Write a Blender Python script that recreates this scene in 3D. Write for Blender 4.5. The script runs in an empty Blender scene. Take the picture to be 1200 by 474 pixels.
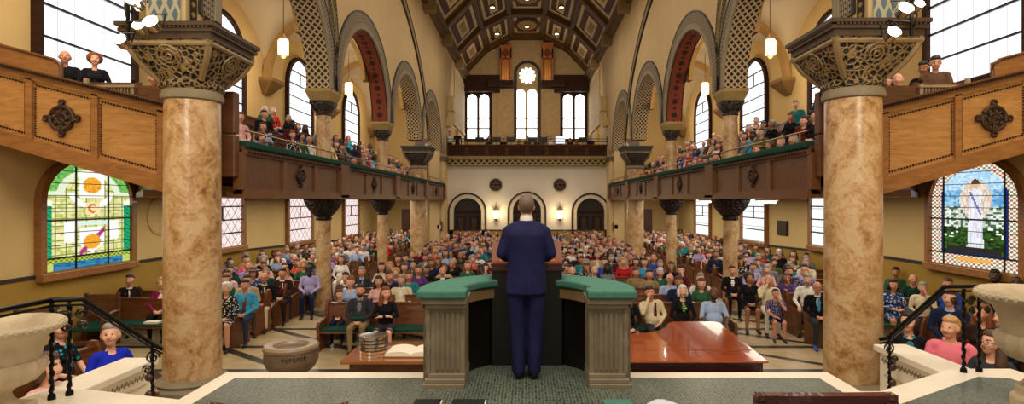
import bpy, bmesh, math, random
import numpy as np
from mathutils import Vector, Matrix, Euler
random.seed(7)
PI = math.pi
col = bpy.context.scene.collection
F = 650.0; CX = 617.5; CY = 236.0; EYE = 3.0
def WX(px, Y): return (px-CX)*Y/F
def WZ(py, Y): return EYE+(CY-py)*Y/F

# ------------------------------------------------------------------ materials
MATS = {}
def srgb(h):
    h = h.lstrip('#'); c = [int(h[i:i+2], 16)/255 for i in (0, 2, 4)]
    return tuple((x/12.92 if x <= .04045 else ((x+.055)/1.055)**2.4) for x in c)
class NT:
    def __init__(s, name):
        s.m = bpy.data.materials.new(name); s.m.use_nodes = True; s.t = s.m.node_tree; s.t.nodes.clear()
        s.out = s.n('ShaderNodeOutputMaterial')
    def n(s, typ, **k):
        nd = s.t.nodes.new(typ)
        for a, b in k.items(): setattr(nd, a, b)
        return nd
    def l(s, a, b): s.t.links.new(a, b)
    def bsdf(s, color=None, rough=.6, metal=0, emis=None, es=0, coat=0):
        b = s.n('ShaderNodeBsdfPrincipled')
        if color is not None: b.inputs['Base Color'].default_value = (*color, 1)
        b.inputs['Roughness'].default_value = rough; b.inputs['Metallic'].default_value = metal
        b.inputs['Coat Weight'].default_value = coat
        if rough >= .7: b.inputs['Specular IOR Level'].default_value = .15
        if emis: b.inputs['Emission Color'].default_value = (*emis, 1); b.inputs['Emission Strength'].default_value = es
        s.l(b.outputs[0], s.out.inputs[0]); return b
    def ramp(s, fac, stops, interp='LINEAR'):
        r = s.n('ShaderNodeValToRGB'); e = r.color_ramp.elements; r.color_ramp.interpolation = interp
        while len(e) < len(stops): e.new(.5)
        for i, (p, c) in enumerate(stops): e[i].position = p; e[i].color = (*c, 1)
        s.l(fac, r.inputs[0]); return r.outputs[0]
    def coord(s, kind='Object', scale=(1, 1, 1), rot=(0, 0, 0)):
        t = s.n('ShaderNodeTexCoord'); m = s.n('ShaderNodeMapping'); m.inputs['Scale'].default_value = scale; m.inputs['Rotation'].default_value = rot
        s.l(t.outputs[kind], m.inputs[0]); return m.outputs[0]
    def noise(s, v, scale, detail=4, rough=.55, dist=0):
        n = s.n('ShaderNodeTexNoise'); n.inputs['Scale'].default_value = scale; n.inputs['Detail'].default_value = detail
        n.inputs['Roughness'].default_value = rough; n.inputs['Distortion'].default_value = dist; s.l(v, n.inputs['Vector']); return n.outputs['Fac']
    def math(s, op, a, b=None):
        n = s.n('ShaderNodeMath', operation=op)
        for i, q in enumerate((a, b)):
            if q is None: continue
            if isinstance(q, (int, float)): n.inputs[i].default_value = q
            else: s.l(q, n.inputs[i])
        return n.outputs[0]
    def bump(s, b, h, st=.3, d=.02):
        n = s.n('ShaderNodeBump'); n.inputs['Strength'].default_value = st; n.inputs['Distance'].default_value = d
        s.l(h, n.inputs['Height']); s.l(n.outputs[0], b.inputs['Normal'])
def plain(name, hexc, rough=.6, metal=0, var=.12, scale=3, es=0, coat=0, bump=0, bscale=40):
    if name in MATS: return MATS[name]
    c = srgb(hexc); t = NT(name); b = t.bsdf(c, rough, metal, c if es else None, es, coat)
    if var:
        v = t.coord(); f = t.noise(v, scale)
        t.l(t.ramp(f, [(.3, tuple(x*(1-var) for x in c)), (.7, tuple(min(1, x*(1+var)) for x in c))]), b.inputs['Base Color'])
        if bump: t.bump(b, t.noise(v, bscale), bump)
    MATS[name] = t.m; return t.m
def wood(name, c1, c2, rough=.35, scale=1.0, coat=.2, axis=(1, 6, 6)):
    t = NT(name); b = t.bsdf(None, rough, coat=coat); v = t.coord(scale=axis)
    f = t.noise(v, 2.2*scale, 6, .6, 1.2); t.l(t.ramp(f, [(.3, srgb(c1)), (.7, srgb(c2))]), b.inputs['Base Color'])
    t.bump(b, f, .08); MATS[name] = t.m; return t.m
def emit(name, hexc, st):
    t = NT(name); e = t.n('ShaderNodeEmission'); e.inputs[0].default_value = (*srgb(hexc), 1); e.inputs[1].default_value = st
    t.l(e.outputs[0], t.out.inputs[0]); MATS[name] = t.m; return t.m

wall_m = plain('cream plaster', '#C6AB7C', .85, var=.06, scale=.8, bump=.05)
wall2_m = plain('tan plaster', '#D2B47A', .85, var=.06, scale=.7, bump=.05)
ochre_m = plain('ochre dado paint', '#A07F38', .7, var=.1, scale=1.2)
white_m = plain('rear wall plaster', '#DCD3C2', .85, var=.04, scale=.6)
vault_m = plain('vault plaster', '#D3BE98', .9, var=.05, scale=.5)
dark_m = plain('dark line paint', '#2A211B', .6, var=.1)
oak = wood('golden oak', '#9A6A36', '#C08C50', .38)
oak_d = wood('oak frame', '#7E5028', '#A36E3A', .38)
walnut = wood('brown oak', '#4A2C17', '#6E4424', .4)
dkwood = wood('dark walnut', '#24130B', '#3E2415', .7, coat=0)
rgwood = wood('rear gallery oak', '#3E2414', '#5E3A20', .8, coat=0)
pew_m = wood('pew wood', '#4F2A15', '#7E4A28', .35)
mahog = wood('polished mahogany', '#8E3A1A', '#B8562A', .12, .8, .8, (4, 1, 4))
chairw = wood('red mahogany chair', '#3A100B', '#5E1E14', .25, 1, .5)
green = plain('green velvet', '#184235', .8, var=.18, scale=12)
teal = plain('pulpit green cloth', '#4C7C6B', .85, var=.12, scale=18, bump=.2, bscale=60)
stone = plain('carved limestone', '#857862', .75, var=.15, scale=5, bump=.15)
fontst = plain('font stone', '#6B5844', .45, var=.2, scale=6)
marb = plain('white marble', '#E3D8C4', .35, var=.06, scale=2)
urn_m = plain('urn stone', '#B8A68A', .7, var=.12, scale=7, bump=.25)
iron = plain('black iron', '#141211', .35, .7, var=0)
brass = plain('brass', '#A07A3C', .3, .9, var=0)
silver = plain('silver plate', '#C9C6BE', .18, 1, var=0)
paper = plain('paper', '#EFE6D2', .8, var=.03)
black_m = plain('black paint', '#0D0C0C', .5, var=0)
bookc = plain('dark book cloth', '#101716', .6, var=.1)
glow = emit('window daylight', '#F7F6FF', 3.2)
glow2 = emit('rear window daylight', '#FFFFFF', 4.0)
lampg = emit('lantern glass', '#FFE2B0', 4.5)
hotlamp = emit('spotlight lens', '#FFF6E0', 16)
tube_m = emit('fluorescent tube', '#F4FBFF', 7)
screen = emit('glowing score page', '#EDF2FF', 1.4)  # score sheets glow by their own emission
def pane_mat(name, tint, st):
    t = NT(name); v = t.coord('UV', (1, 1, 1)); e = t.n('ShaderNodeEmission'); e.inputs[1].default_value = st
    sep = t.n('ShaderNodeSeparateXYZ'); t.l(v, sep.inputs[0])
    a = t.math('FRACT', t.math('ADD', t.math('MULTIPLY', sep.outputs[0], 5.5), t.math('MULTIPLY', sep.outputs[1], 5.5)))
    b2 = t.math('FRACT', t.math('SUBTRACT', t.math('MULTIPLY', sep.outputs[0], 5.5), t.math('MULTIPLY', sep.outputs[1], 5.5)))
    ln = t.math('MINIMUM', a, b2); f = t.noise(v, 3)
    base = t.ramp(f, [(.3, tuple(x*.86 for x in srgb(tint))), (.7, srgb(tint))])
    mx = t.n('ShaderNodeMixRGB'); t.l(t.math('LESS_THAN', ln, .09), mx.inputs[0]); t.l(base, mx.inputs[1]); mx.inputs[2].default_value = (.22, .18, .17, 1)
    t.l(mx.outputs[0], e.inputs[0]); t.l(e.outputs[0], t.out.inputs[0]); MATS[name] = t.m; return t.m
def rect_pane(name, tint, st):
    t = NT(name); v = t.coord('UV'); e = t.n('ShaderNodeEmission'); e.inputs[1].default_value = st
    sep = t.n('ShaderNodeSeparateXYZ'); t.l(v, sep.inputs[0])
    a = t.math('FRACT', t.math('MULTIPLY', sep.outputs[0], 6)); b2 = t.math('FRACT', t.math('MULTIPLY', sep.outputs[1], 4))
    ln = t.math('MINIMUM', a, b2)
    mx = t.n('ShaderNodeMixRGB'); t.l(t.math('LESS_THAN', ln, .06), mx.inputs[0]); mx.inputs[1].default_value = (*srgb(tint), 1); mx.inputs[2].default_value = (.45, .43, .45, 1)
    t.l(mx.outputs[0], e.inputs[0]); t.l(e.outputs[0], t.out.inputs[0]); MATS[name] = t.m; return t.m
lat_l = pane_mat('rose tinted leaded glass', '#F3DDD9', 1.25)
lat_r = rect_pane('pale leaded glass', '#EDF2F0', 1.35)
upp_g = rect_pane('bright leaded glass', '#F8F8FF', 1.55)
def marble_col():
    t = NT('sienna marble'); b = t.bsdf(None, .3, coat=.15); v = t.coord()
    f = t.noise(v, 2.0, 9, .68, .9); g = t.noise(v, 9, 6, .7, 1.5)
    mix = t.math('ADD', t.math('MULTIPLY', f, .65), t.math('MULTIPLY', g, .35))
    t.l(t.ramp(mix, [(.36, srgb('#6E4E30')), (.44, srgb('#A67C4C')), (.5, srgb('#BE986A')), (.57, srgb('#CBAF88')), (.68, srgb('#A58152'))]), b.inputs['Base Color'])
    return t.m
marble = marble_col()
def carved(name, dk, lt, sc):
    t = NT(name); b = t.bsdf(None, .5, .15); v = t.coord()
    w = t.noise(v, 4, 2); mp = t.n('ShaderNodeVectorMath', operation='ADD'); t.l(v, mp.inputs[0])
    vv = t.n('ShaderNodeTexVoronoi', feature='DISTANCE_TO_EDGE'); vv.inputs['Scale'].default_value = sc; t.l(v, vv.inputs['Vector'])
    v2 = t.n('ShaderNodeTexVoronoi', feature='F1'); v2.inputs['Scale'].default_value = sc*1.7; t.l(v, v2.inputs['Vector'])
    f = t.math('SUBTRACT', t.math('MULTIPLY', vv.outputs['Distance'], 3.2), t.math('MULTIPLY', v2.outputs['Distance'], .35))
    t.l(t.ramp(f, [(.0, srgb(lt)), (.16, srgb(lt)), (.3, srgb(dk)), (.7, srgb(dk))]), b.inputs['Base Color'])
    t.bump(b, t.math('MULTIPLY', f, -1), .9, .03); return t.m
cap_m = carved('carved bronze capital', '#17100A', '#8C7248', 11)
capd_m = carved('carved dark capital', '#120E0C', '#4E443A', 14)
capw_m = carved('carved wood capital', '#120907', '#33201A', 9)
def uvpat(name, kind, base, fig, line=None, su=3, sv=6):
    t = NT(name); b = t.bsdf(None, .8); v = t.coord('UV'); sep = t.n('ShaderNodeSeparateXYZ'); t.l(v, sep.inputs[0])
    U, V = sep.outputs[0], sep.outputs[1]
    if kind == 'diamond':
        a = t.math('ABSOLUTE', t.math('SUBTRACT', t.math('FRACT', t.math('MULTIPLY', U, su)), .5))
        c = t.math('ABSOLUTE', t.math('SUBTRACT', t.math('FRACT', t.math('MULTIPLY', V, sv)), .5))
        f = t.math('ADD', a, c); d2 = t.math('SUBTRACT', 1, f); f = t.math('MINIMUM', f, d2)
        m = t.math('LESS_THAN', f, .33)
    elif kind == 'circles':
        a = t.math('SUBTRACT', U, .5)
        fv = t.math('SUBTRACT', t.math('FRACT', t.math('MULTIPLY', V, sv)), .5); c = t.math('MULTIPLY', fv, 13.6/sv)
        d = t.math('SQRT', t.math('ADD', t.math('MULTIPLY', a, a), t.math('MULTIPLY', c, c)))
        m1 = t.math('LESS_THAN', d, .17)
        fv2 = t.math('SUBTRACT', t.math('FRACT', t.math('ADD', t.math('MULTIPLY', V, sv), .5)), .5); c2 = t.math('MULTIPLY', fv2, 13.6/sv)
        dd = t.math('LESS_THAN', t.math('SQRT', t.math('ADD', t.math('MULTIPLY', a, a), t.math('MULTIPLY', c2, c2))), .09)
        m = t.math('MAXIMUM', m1, dd)
        if line: m = t.math('MAXIMUM', m, t.math('GREATER_THAN', t.math('ABSOLUTE', a), .42))
    elif kind == 'stencil':
        a = t.math('ABSOLUTE', t.math('SUBTRACT', t.math('FRACT', t.math('MULTIPLY', U, su)), .5))
        c = t.math('ABSOLUTE', t.math('SUBTRACT', t.math('FRACT', t.math('MULTIPLY', V, sv)), .5))
        m = t.math('MAXIMUM', t.math('LESS_THAN', t.math('ADD', a, c), .3), t.math('GREATER_THAN', a, .44))
    elif kind == 'lattice':
        p = t.math('FRACT', t.math('ADD', t.math('MULTIPLY', U, su), t.math('MULTIPLY', V, sv)))
        q = t.math('FRACT', t.math('SUBTRACT', t.math('MULTIPLY', U, su), t.math('MULTIPLY', V, sv)))
        m = t.math('MAXIMUM', t.math('LESS_THAN', p, .28), t.math('LESS_THAN', q, .28))
    mx = t.n('ShaderNodeMixRGB'); t.l(m, mx.inputs[0]); mx.inputs[1].default_value = (*srgb(base), 1); mx.inputs[2].default_value = (*srgb(fig), 1)
    t.l(mx.outputs[0], b.inputs['Base Color']); return t.m
soff_d = uvpat('diamond stencil soffit', 'diamond', '#B9A27A', '#3A2C24', su=3.5, sv=44)
soff_r = uvpat('red soffit with roundels', 'circles', '#83402A', '#3A2A28', True, sv=16)
band_m = uvpat('stencilled arch band', 'stencil', '#8F8068', '#2E2824', su=3, sv=90)
band2_m = uvpat('stencilled rib', 'stencil', '#2A2119', '#8F7440', su=1, sv=60)
latt_m = uvpat('gallery lattice frieze', 'lattice', '#3E3020', '#A08C56', su=1, sv=28)
mosaic_m = uvpat('star mosaic panel', 'diamond', '#A9A383', '#5C6A72', su=3, sv=7)
def floor_mat():
    t = NT('nave floor'); b = t.bsdf(None, .3); v = t.coord(); sep = t.n('ShaderNodeSeparateXYZ'); t.l(v, sep.inputs[0])
    f = t.noise(v, 2.5, 5); base = t.ramp(f, [(.3, srgb('#A9936E')), (.7, srgb('#C6B188'))])
    x, y = sep.outputs[0], sep.outputs[1]
    def band(expr, per, w): return t.math('LESS_THAN', t.math('ABSOLUTE', t.math('SUBTRACT', t.math('FRACT', t.math('DIVIDE', expr, per)), .5)), w)
    d1 = band(t.math('ADD', t.math('MULTIPLY', x, .75), y), 1.9, .06); d2 = band(t.math('ADD', y, .6), 1.6, .06)
    m = t.math('MAXIMUM', d1, d2)
    mx = t.n('ShaderNodeMixRGB'); t.l(m, mx.inputs[0]); t.l(base, mx.inputs[1]); mx.inputs[2].default_value = (*srgb('#3B3328'), 1)
    t.l(mx.outputs[0], b.inputs['Base Color']); return t.m
floor_m = floor_mat()
def mosaic_floor():
    t = NT('mosaic floor'); b = t.bsdf(None, .35); v = t.coord()
    vo = t.n('ShaderNodeTexVoronoi', feature='F1'); vo.inputs['Scale'].default_value = 34; vo.inputs['Randomness'].default_value = .35; t.l(v, vo.inputs['Vector'])
    f = t.noise(v, 1.6, 4); c1 = t.ramp(vo.outputs['Distance'], [(.35, srgb('#6E756A')), (.6, srgb('#33372F'))])
    c2 = t.ramp(f, [(.35, (.75, .78, .74)), (.7, (1.15, 1.15, 1.1))])
    mx = t.n('ShaderNodeMixRGB', blend_type='MULTIPLY'); mx.inputs[0].default_value = 1; t.l(c1, mx.inputs[1]); t.l(c2, mx.inputs[2])
    t.l(mx.outputs[0], b.inputs['Base Color']); return t.m
tile_m = mosaic_floor()
def vcol_emit(name, st):
    t = NT(name); a = t.n('ShaderNodeVertexColor', layer_name='Col'); e = t.n('ShaderNodeEmission'); e.inputs[1].default_value = st
    t.l(a.outputs[0], e.inputs[0]); t.l(e.outputs[0], t.out.inputs[0]); return t.m
stained = vcol_emit('stained glass', 1.15)

# ------------------------------------------------------------------ mesh builder
class MB:
    def __init__(s): s.v = []; s.f = []; s.m = []; s.uv = []; s.mat = Matrix.Identity(4)
    def add(s, vs, fs, mi=0, uvs=None):
        b = len(s.v); s.v += [tuple(s.mat @ Vector(p)) for p in vs]
        for i, f in enumerate(fs):
            s.f.append([b+k for k in f]); s.m.append(mi); s.uv.append(uvs[i] if uvs else None)
        return s
    def box(s, x0, x1, y0, y1, z0, z1, mi=0):
        vs = [(x, y, z) for z in (z0, z1) for y in (y0, y1) for x in (x0, x1)]
        return s.add(vs, [(0, 2, 3, 1), (4, 5, 7, 6), (0, 1, 5, 4), (2, 6, 7, 3), (0, 4, 6, 2), (1, 3, 7, 5)], mi)
    def prism(s, pts, axis, d0, d1, mi=0):     # pts: 2D outline in the other two axes
        def P(a, b, d): return {'x': (d, a, b), 'y': (a, d, b), 'z': (a, b, d)}[axis]
        n = len(pts); vs = [P(a, b, d0) for a, b in pts]+[P(a, b, d1) for a, b in pts]
        return s.add(vs, [tuple(range(n))[::-1], tuple(range(n, 2*n))]+[(i, (i+1) % n, n+(i+1) % n, n+i) for i in range(n)], mi)
    def lathe(s, prof, c=(0, 0, 0), n=24, mi=0, caps=True, sq=None, ribs=0, rd=0):
        vs = []
        for k, (r, z) in enumerate(prof):
            for i in range(n):
                a = 2*PI*i/n; rr = r
                if sq and sq[k]:                     # blend to a square outline
                    q = r/max(abs(math.cos(a)), abs(math.sin(a))); rr = r*(1-sq[k])+q*sq[k]
                if ribs: rr *= 1+rd*math.cos(ribs*a)
                vs.append((c[0]+rr*math.cos(a), c[1]+rr*math.sin(a), c[2]+z))
        fs = [(k*n+i, k*n+(i+1) % n, (k+1)*n+(i+1) % n, (k+1)*n+i) for k in range(len(prof)-1) for i in range(n)]
        if caps: fs += [tuple(range(n))[::-1], tuple((len(prof)-1)*n+i for i in range(n))]
        return s.add(vs, fs, mi)
    def tube(s, path, r, n=8, mi=0, closed=False):
        P = [Vector(p) for p in path]; vs = []; N = len(P); R = r if isinstance(r, (list, tuple)) else [r]*N
        up = Vector((0, 0, 1))
        for i, p in enumerate(P):
            d = (P[(i+1) % N]-P[i-1]) if closed or 0 < i < N-1 else (P[1]-P[0] if i == 0 else P[-1]-P[-2])
            if d.length < 1e-9: d = Vector((0, 0, 1))
            d.normalize(); a = d.cross(up if abs(d.z) < .95 else Vector((1, 0, 0))).normalized(); b = d.cross(a)
            vs += [tuple(p+(a*math.cos(2*PI*k/n)+b*math.sin(2*PI*k/n))*R[i]) for k in range(n)]
        m = N if closed else N-1
        fs = [(i*n+k, ((i+1) % N)*n+k, ((i+1) % N)*n+(k+1) % n, i*n+(k+1) % n) for i in range(m) for k in range(n)]
        if not closed: fs += [tuple(range(n)), tuple((N-1)*n+k for k in range(n))[::-1]]
        return s.add(vs, fs, mi)
    def ball(s, c, r, n=12, mi=0):
        rr = (r, r, r) if not isinstance(r, (tuple, list)) else r; vs = []; m = n//2+1
        for j in range(m+1):
            t = PI*j/m
            for i in range(n):
                a = 2*PI*i/n; vs.append((c[0]+rr[0]*math.sin(t)*math.cos(a), c[1]+rr[1]*math.sin(t)*math.sin(a), c[2]+rr[2]*math.cos(t)))
        return s.add(vs, [(j*n+i, (j+1)*n+i, (j+1)*n+(i+1) % n, j*n+(i+1) % n) for j in range(m) for i in range(n)], mi)
    def build(s, name, mats, parent=None, smooth=False, bevel=0, world=True):
        me = bpy.data.meshes.new(name)
        org = ORG.get(parent.name, Vector((0, 0, 0))) if parent is not None else Vector((0, 0, 0))
        me.from_pydata([tuple(Vector(p)-org) for p in s.v], [], s.f)
        if not isinstance(mats, (list, tuple)): mats = [mats]
        for m in mats: me.materials.append(m)
        me.polygons.foreach_set('material_index', s.m)
        if any(u for u in s.uv):
            ul = me.uv_layers.new(name='UVMap'); k = 0
            for f, u in zip(s.f, s.uv):
                for j in range(len(f)):
                    if u: ul.data[k].uv = u[j]
                    k += 1
        bm = bmesh.new(); bm.from_mesh(me); bmesh.ops.recalc_face_normals(bm, faces=bm.faces); bm.to_mesh(me); bm.free()
        if smooth:
            me.polygons.foreach_set('use_smooth', [True]*len(me.polygons))
        o = bpy.data.objects.new(name, me); col.objects.link(o)
        if smooth:
            try: me.set_sharp_from_angle(angle=.7)
            except Exception: pass
        if bevel:
            b = o.modifiers.new('bevel', 'BEVEL'); b.width = bevel; b.segments = 2; b.limit_method = 'ANGLE'
        if parent is not None:
            o.parent = parent; ORG[o.name] = org
        return o
ORG = {}
def tag(o, label=None, cat=None, group=None, kind=None):
    if label: o['label'] = label
    if cat: o['category'] = cat
    if group: o['group'] = group
    if kind: o['kind'] = kind
    return o
def empty(name, loc=(0, 0, 0), label=None, cat=None, group=None, kind=None):
    o = bpy.data.objects.new(name, None); col.objects.link(o); o.location = loc; ORG[o.name] = Vector(loc)
    o.empty_display_size = .1
    return tag(o, label, cat, group, kind)
def copy_tree(o, parent=None):
    c = o.copy(); col.objects.link(c)
    if parent is not None: c.parent = parent
    for ch in list(o.children): copy_tree(ch, c)
    return c
def struct(o): o['kind'] = 'structure'; return o
ORD = ['first', 'second', 'third', 'fourth', 'fifth', 'sixth', 'seventh', 'eighth', 'ninth', 'tenth', 'eleventh', 'twelfth', 'thirteenth', 'fourteenth', 'fifteenth', 'sixteenth', 'seventeenth', 'eighteenth', 'nineteenth', 'twentieth', 'twenty-first', 'twenty-second', 'twenty-third', 'twenty-fourth', 'twenty-fifth', 'twenty-sixth', 'twenty-seventh', 'twenty-eighth', 'twenty-ninth', 'thirtieth']
SIDE = {-1: 'left', 1: 'right'}
# ------------------------------------------------------------------ building shell
YC = [8.9, 15.0, 21.15, 27.3, 33.5]     # column lines along the nave
XI, XO, XA = 5.2, 5.8, 9.5              # nave face, aisle face, outer wall
ZS, ZT = 5.98, 13.5
YR = 34.6                               # rear wall under the rear gallery
def flr():
    m = MB(); m.box(-9.6, 9.6, -2, YR+.3, -.2, 0); struct(m.build('floor', floor_m))
flr()
wn = [0]
def arch_pts(w, z0, zs, n=16, rise=None):
    r = w/2; rise = r if rise is None else rise
    return [(-r, z0), (r, z0)]+[(r*math.cos(PI*k/n), zs+rise*math.sin(PI*k/n)) for k in range(n+1)]
def side_window(s, yc, w, z0, zs, arched, glass, lab=None, nb=5, fr=None, mull=True, rise=None):
    wn[0] += 1; x = s*(XA-.04)
    root = empty('window_%d' % wn[0], (s*XA, yc, z0), kind='structure')
    hw = w/2
    rise = rise or hw
    out = arch_pts(w, z0, zs, rise=rise) if arched else [(-hw, z0), (hw, z0), (hw, zs), (-hw, zs)]
    zt = zs+rise if arched else zs
    g = MB(); n = len(out)
    g.add([(x, yc+a, b) for a, b in out], [tuple(range(n))], 0, [[(a/w+.5, (b-z0)/w) for a, b in out]])
    g.build('glass', glass, root)
    f = MB(); o2 = [(a*(1+.14*2/w), z0-.02 if b == z0 else (zs+(b-zs)*(1+.28/w) if arched else b+.1)) for a, b in out]
    for i in range(n):
        j = (i+1) % n
        if not arched and i == 0: pass
        a, b, c, d = out[i], out[j], o2[j], o2[i]
        xx = s*(XA-.14)
        vs = [(xx, yc+a[0], a[1]), (xx, yc+b[0], b[1]), (xx, yc+c[0], c[1]), (xx, yc+d[0], d[1]), (s*XA, yc+a[0], a[1]), (s*XA, yc+b[0], b[1]), (s*XA, yc+c[0], c[1]), (s*XA, yc+d[0], d[1])]
        f.add(vs, [(0, 1, 2, 3), (0, 1, 5, 4), (3, 2, 6, 7)])
    f.build('window_frame', fr or oak_d, root)
    b = MB()
    for k in range(1, nb):
        z = z0+(zt-z0)*k/nb; ww = hw if z < zs or not arched else hw*math.sqrt(max(0, 1-((z-zs)/rise)**2))
        b.box(min(x, x-s*.04), max(x, x-s*.04), yc-ww, yc+ww, z-.022, z+.022)
    if mull:
        zc = z0+(zt-z0)*(nb-1)/nb; b.box(min(x, x-s*.04), max(x, x-s*.04), yc-.02, yc+.02, zc-(zt-z0)/nb, zc)
    b.build('glazing_bars', black_m, root)
    si = MB(); si.box(min(s*XA, s*(XA-.2)), max(s*XA, s*(XA-.2)), yc-hw-.15, yc+hw+.15, z0-.18, z0-.02); si.build('sill', fr or oak_d, root, bevel=.015)
    return root
# stained windows: coloured cells
def hsh(i, j, k=0): return (math.sin(i*127.1+j*311.7+k*74.7)*43758.5453) % 1
def mixc(a, b, t): return tuple(x*(1-t)+y*t for x, y in zip(a, b))
def left_glass(u, v, i, j):
    # u 0..1 across, v 0..1.42 up
    W = srgb
    r = hsh(i//3, j//3); base = mixc(W('#C9BC62'), W('#EDE9B4'), r) if r > .35 else mixc(W('#A9B84C'), W('#E2DE9A'), hsh(i//2, j//3, 3))
    if i % 8 == 0 or j % 7 == 0: base = W('#7E8A4A')
    if v > 1.0 and abs(math.hypot(u-.5, v-.92)) > .38: base = mixc(W('#3E9A50'), W('#8FC45A'), hsh(i//2, j//2))
    elif v > .95 and math.hypot(u-.5, v-.92) > .30: base = W('#DDE6C8')
    if (u < .09 or u > .91) and .16 < v < .88:
        base = W('#1FA06A') if ((u*12+v*18) % 1) > .25 else W('#0C6A4A')
        if .82 < v: base = W('#F6F4E8')
    # upper shield with medallion
    if abs(u-.52) < .15 and .92 < v < 1.27: base = W('#F7F5EC')
    if math.hypot((u-.52), (v-1.09)) < .11: base = mixc(W('#D9851C'), W('#F6B93E'), hsh(i, j, 5))
    d = math.hypot(u-.52, (v-1.02)*1.1)
    if .20 < d < .27 and v < .99: base = W('#FBFAF4')
    # small initial panel
    if abs(u-.53) < .085 and .70 < v < .86:
        base = W('#F2D9A8'); q = math.hypot((u-.53)*1.1, v-.78)
        if abs(q-.05) < .016 and u < .55: base = W('#D4791A')
    # lower shield, ribbon and medallion
    if .22 < u < .82 and .55 < v < .60: base = W('#CFE8DE')
    if (abs(u-.27) < .055 or abs(u-.79) < .055) and .34 < v < .60: base = W('#F6F8F2')
    if abs(u-.52) < .15*(1 if v > .3 else max(0, (v-.17)/.13)) and .17 < v < .52: base = W('#F4F1EE')
    if abs((u-.52)*1.0-(v-.33)*.9) < .035 and abs(u-.52) < .15: base = W('#B0347E')
    if math.hypot(u-.52, v-.33) < .10: base = mixc(W('#E08A20'), W('#F4AE3A'), hsh(i, j, 6))
    if .09 < v < .145: base = W('#B8C244') if (i//2+j//2) % 2 else W('#5D7A2A')
    if v < .09: base = mixc(W('#1B4E86'), W('#3D8CA8'), hsh(i//4, j)) if .1 < u < .9 else W('#B9C968')
    return base
def right_glass(u, v, i, j):
    W = srgb
    r = hsh(i//2, j//2)
    if u < .13 or u > .87 or v < .16 or (v > .9 and math.hypot(u-.5, v-.92) > .38):
        b = W('#F1E8D6') if (i//2+j//2) % 2 else mixc(W('#B5502A'), W('#6E8A70'), r)
        if .06 < v < .12 and .3 < u < .7: b = W('#E7A84C')
        return b
    if u < .16 or u > .84 or v < .18: return W('#1B2A5A')
    if v > 1.02: base = mixc(W('#6FB3DC'), W('#D9EDF5'), r*.7+.2)
    elif v > .8: base = mixc(W('#3E8CC2'), W('#A8D0E6'), r)
    elif v > .52: base = mixc(W('#7F9BA0'), W('#D9DCCB'), r) if r > .45 else W('#4A6A4E')
    else: base = mixc(W('#16290F'), W('#3E6428'), r)
    if .38 < v < .8 and hsh(i//2, j//2, 9) > .8 and abs(u-.5) > .16: base = W('#F4F6F0')
    # winged robed figure
    wy = (v-.85)/.35
    if .62 < v < 1.15:
        wl = .05+.13*math.sin(max(0, min(1, (v-.62)/.55))*PI)**.8
        if abs(u-.53) < wl: base = mixc(W('#C9A98F'), W('#EDE6DC'), hsh(i, j//3, 2))
    body = .06+.045*(1-v) if v < .98 else .10*max(0, (1.04-v)/.06)
    if .24 < v < 1.04 and abs(u-.53) < body: base = mixc(W('#C8C9DA'), W('#F1F0F4'), hsh(i, j//5, 4))
    if abs((u-.53)+(v-.85)*.4) < .012 and .7 < v < 1: base = W('#6B6FA8')
    if math.hypot(u-.53, (v-1.09)) < .045: base = W('#D8B48C')
    if math.hypot(u-.53, (v-1.115)) < .05 and v > 1.10: base = W('#5A3A22')
    if v < .26 and v > .18 and abs(u-.5) < .3: base = W('#2E2A24')
    return base
def stained_window(s, yc, w, z0, zs, fn, rise=.85):
    root = side_window(s, yc, w, z0, zs, True, black_m, nb=1, mull=False, fr=oak_d, rise=rise)
    NX, NY = 72, 108; H = zs+rise-z0; x = s*(XA-.06); vs = []; fs = []; cols = []
    for j in range(NY):
        for i in range(NX):
            u0, u1 = i/NX, (i+1)/NX; v0, v1 = j/NY*H, (j+1)/NY*H; uc = (u0+u1)/2; vc = (v0+v1)/2
            if z0+vc > zs and math.hypot((uc-.5)*2, (z0+vc-zs)/rise) > 1: continue
            # on the left wall the picture's left is nearer the camera
            b = len(vs); vs += [(x, yc+(q-.5)*w, z0+r) for q, r in ((u0, v0), (u1, v0), (u1, v1), (u0, v1))]
            fs.append((b, b+1, b+2, b+3)); uu = uc if s < 0 else 1-uc
            cols.append(fn(uu, vc/H*1.42, i, j))
    me = bpy.data.meshes.new('stained_glass'); org = ORG[root.name]
    me.from_pydata([tuple(Vector(p)-org) for p in vs], [], fs)
    ca = me.color_attributes.new('Col', 'FLOAT_COLOR', 'CORNER')
    ca.data.foreach_set('color', np.array([list(c)+[1] for c in cols for _ in range(4)], dtype=np.float32).ravel())
    me.materials.append(stained); o = bpy.data.objects.new('stained_glass', me); col.objects.link(o); o.parent = root
    b = MB(); xb = s*(XA-.09)
    for u in ((-.18*w, .2*w) if s < 0 else (-.35*w, .33*w)):
        zt = zs+rise*math.sqrt(max(0, 1-(2*u/w)**2)); b.box(xb-.015, xb+.015, yc+u-.011, yc+u+.011, z0, zt)
    for k in range(1, 9):
        z = z0+k*H/9; ww = w/2 if z < zs else w/2*math.sqrt(max(0, 1-((z-zs)/rise)**2)); t = .018 if k in (4, 1) else .007
        b.box(xb-.01, xb+.01, yc-ww, yc+ww, z-t, z+t)
    b.build('lead_bars', black_m, root)
    return root
WYC = [11.85, 17.2, 23.1, 29.8]
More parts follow.
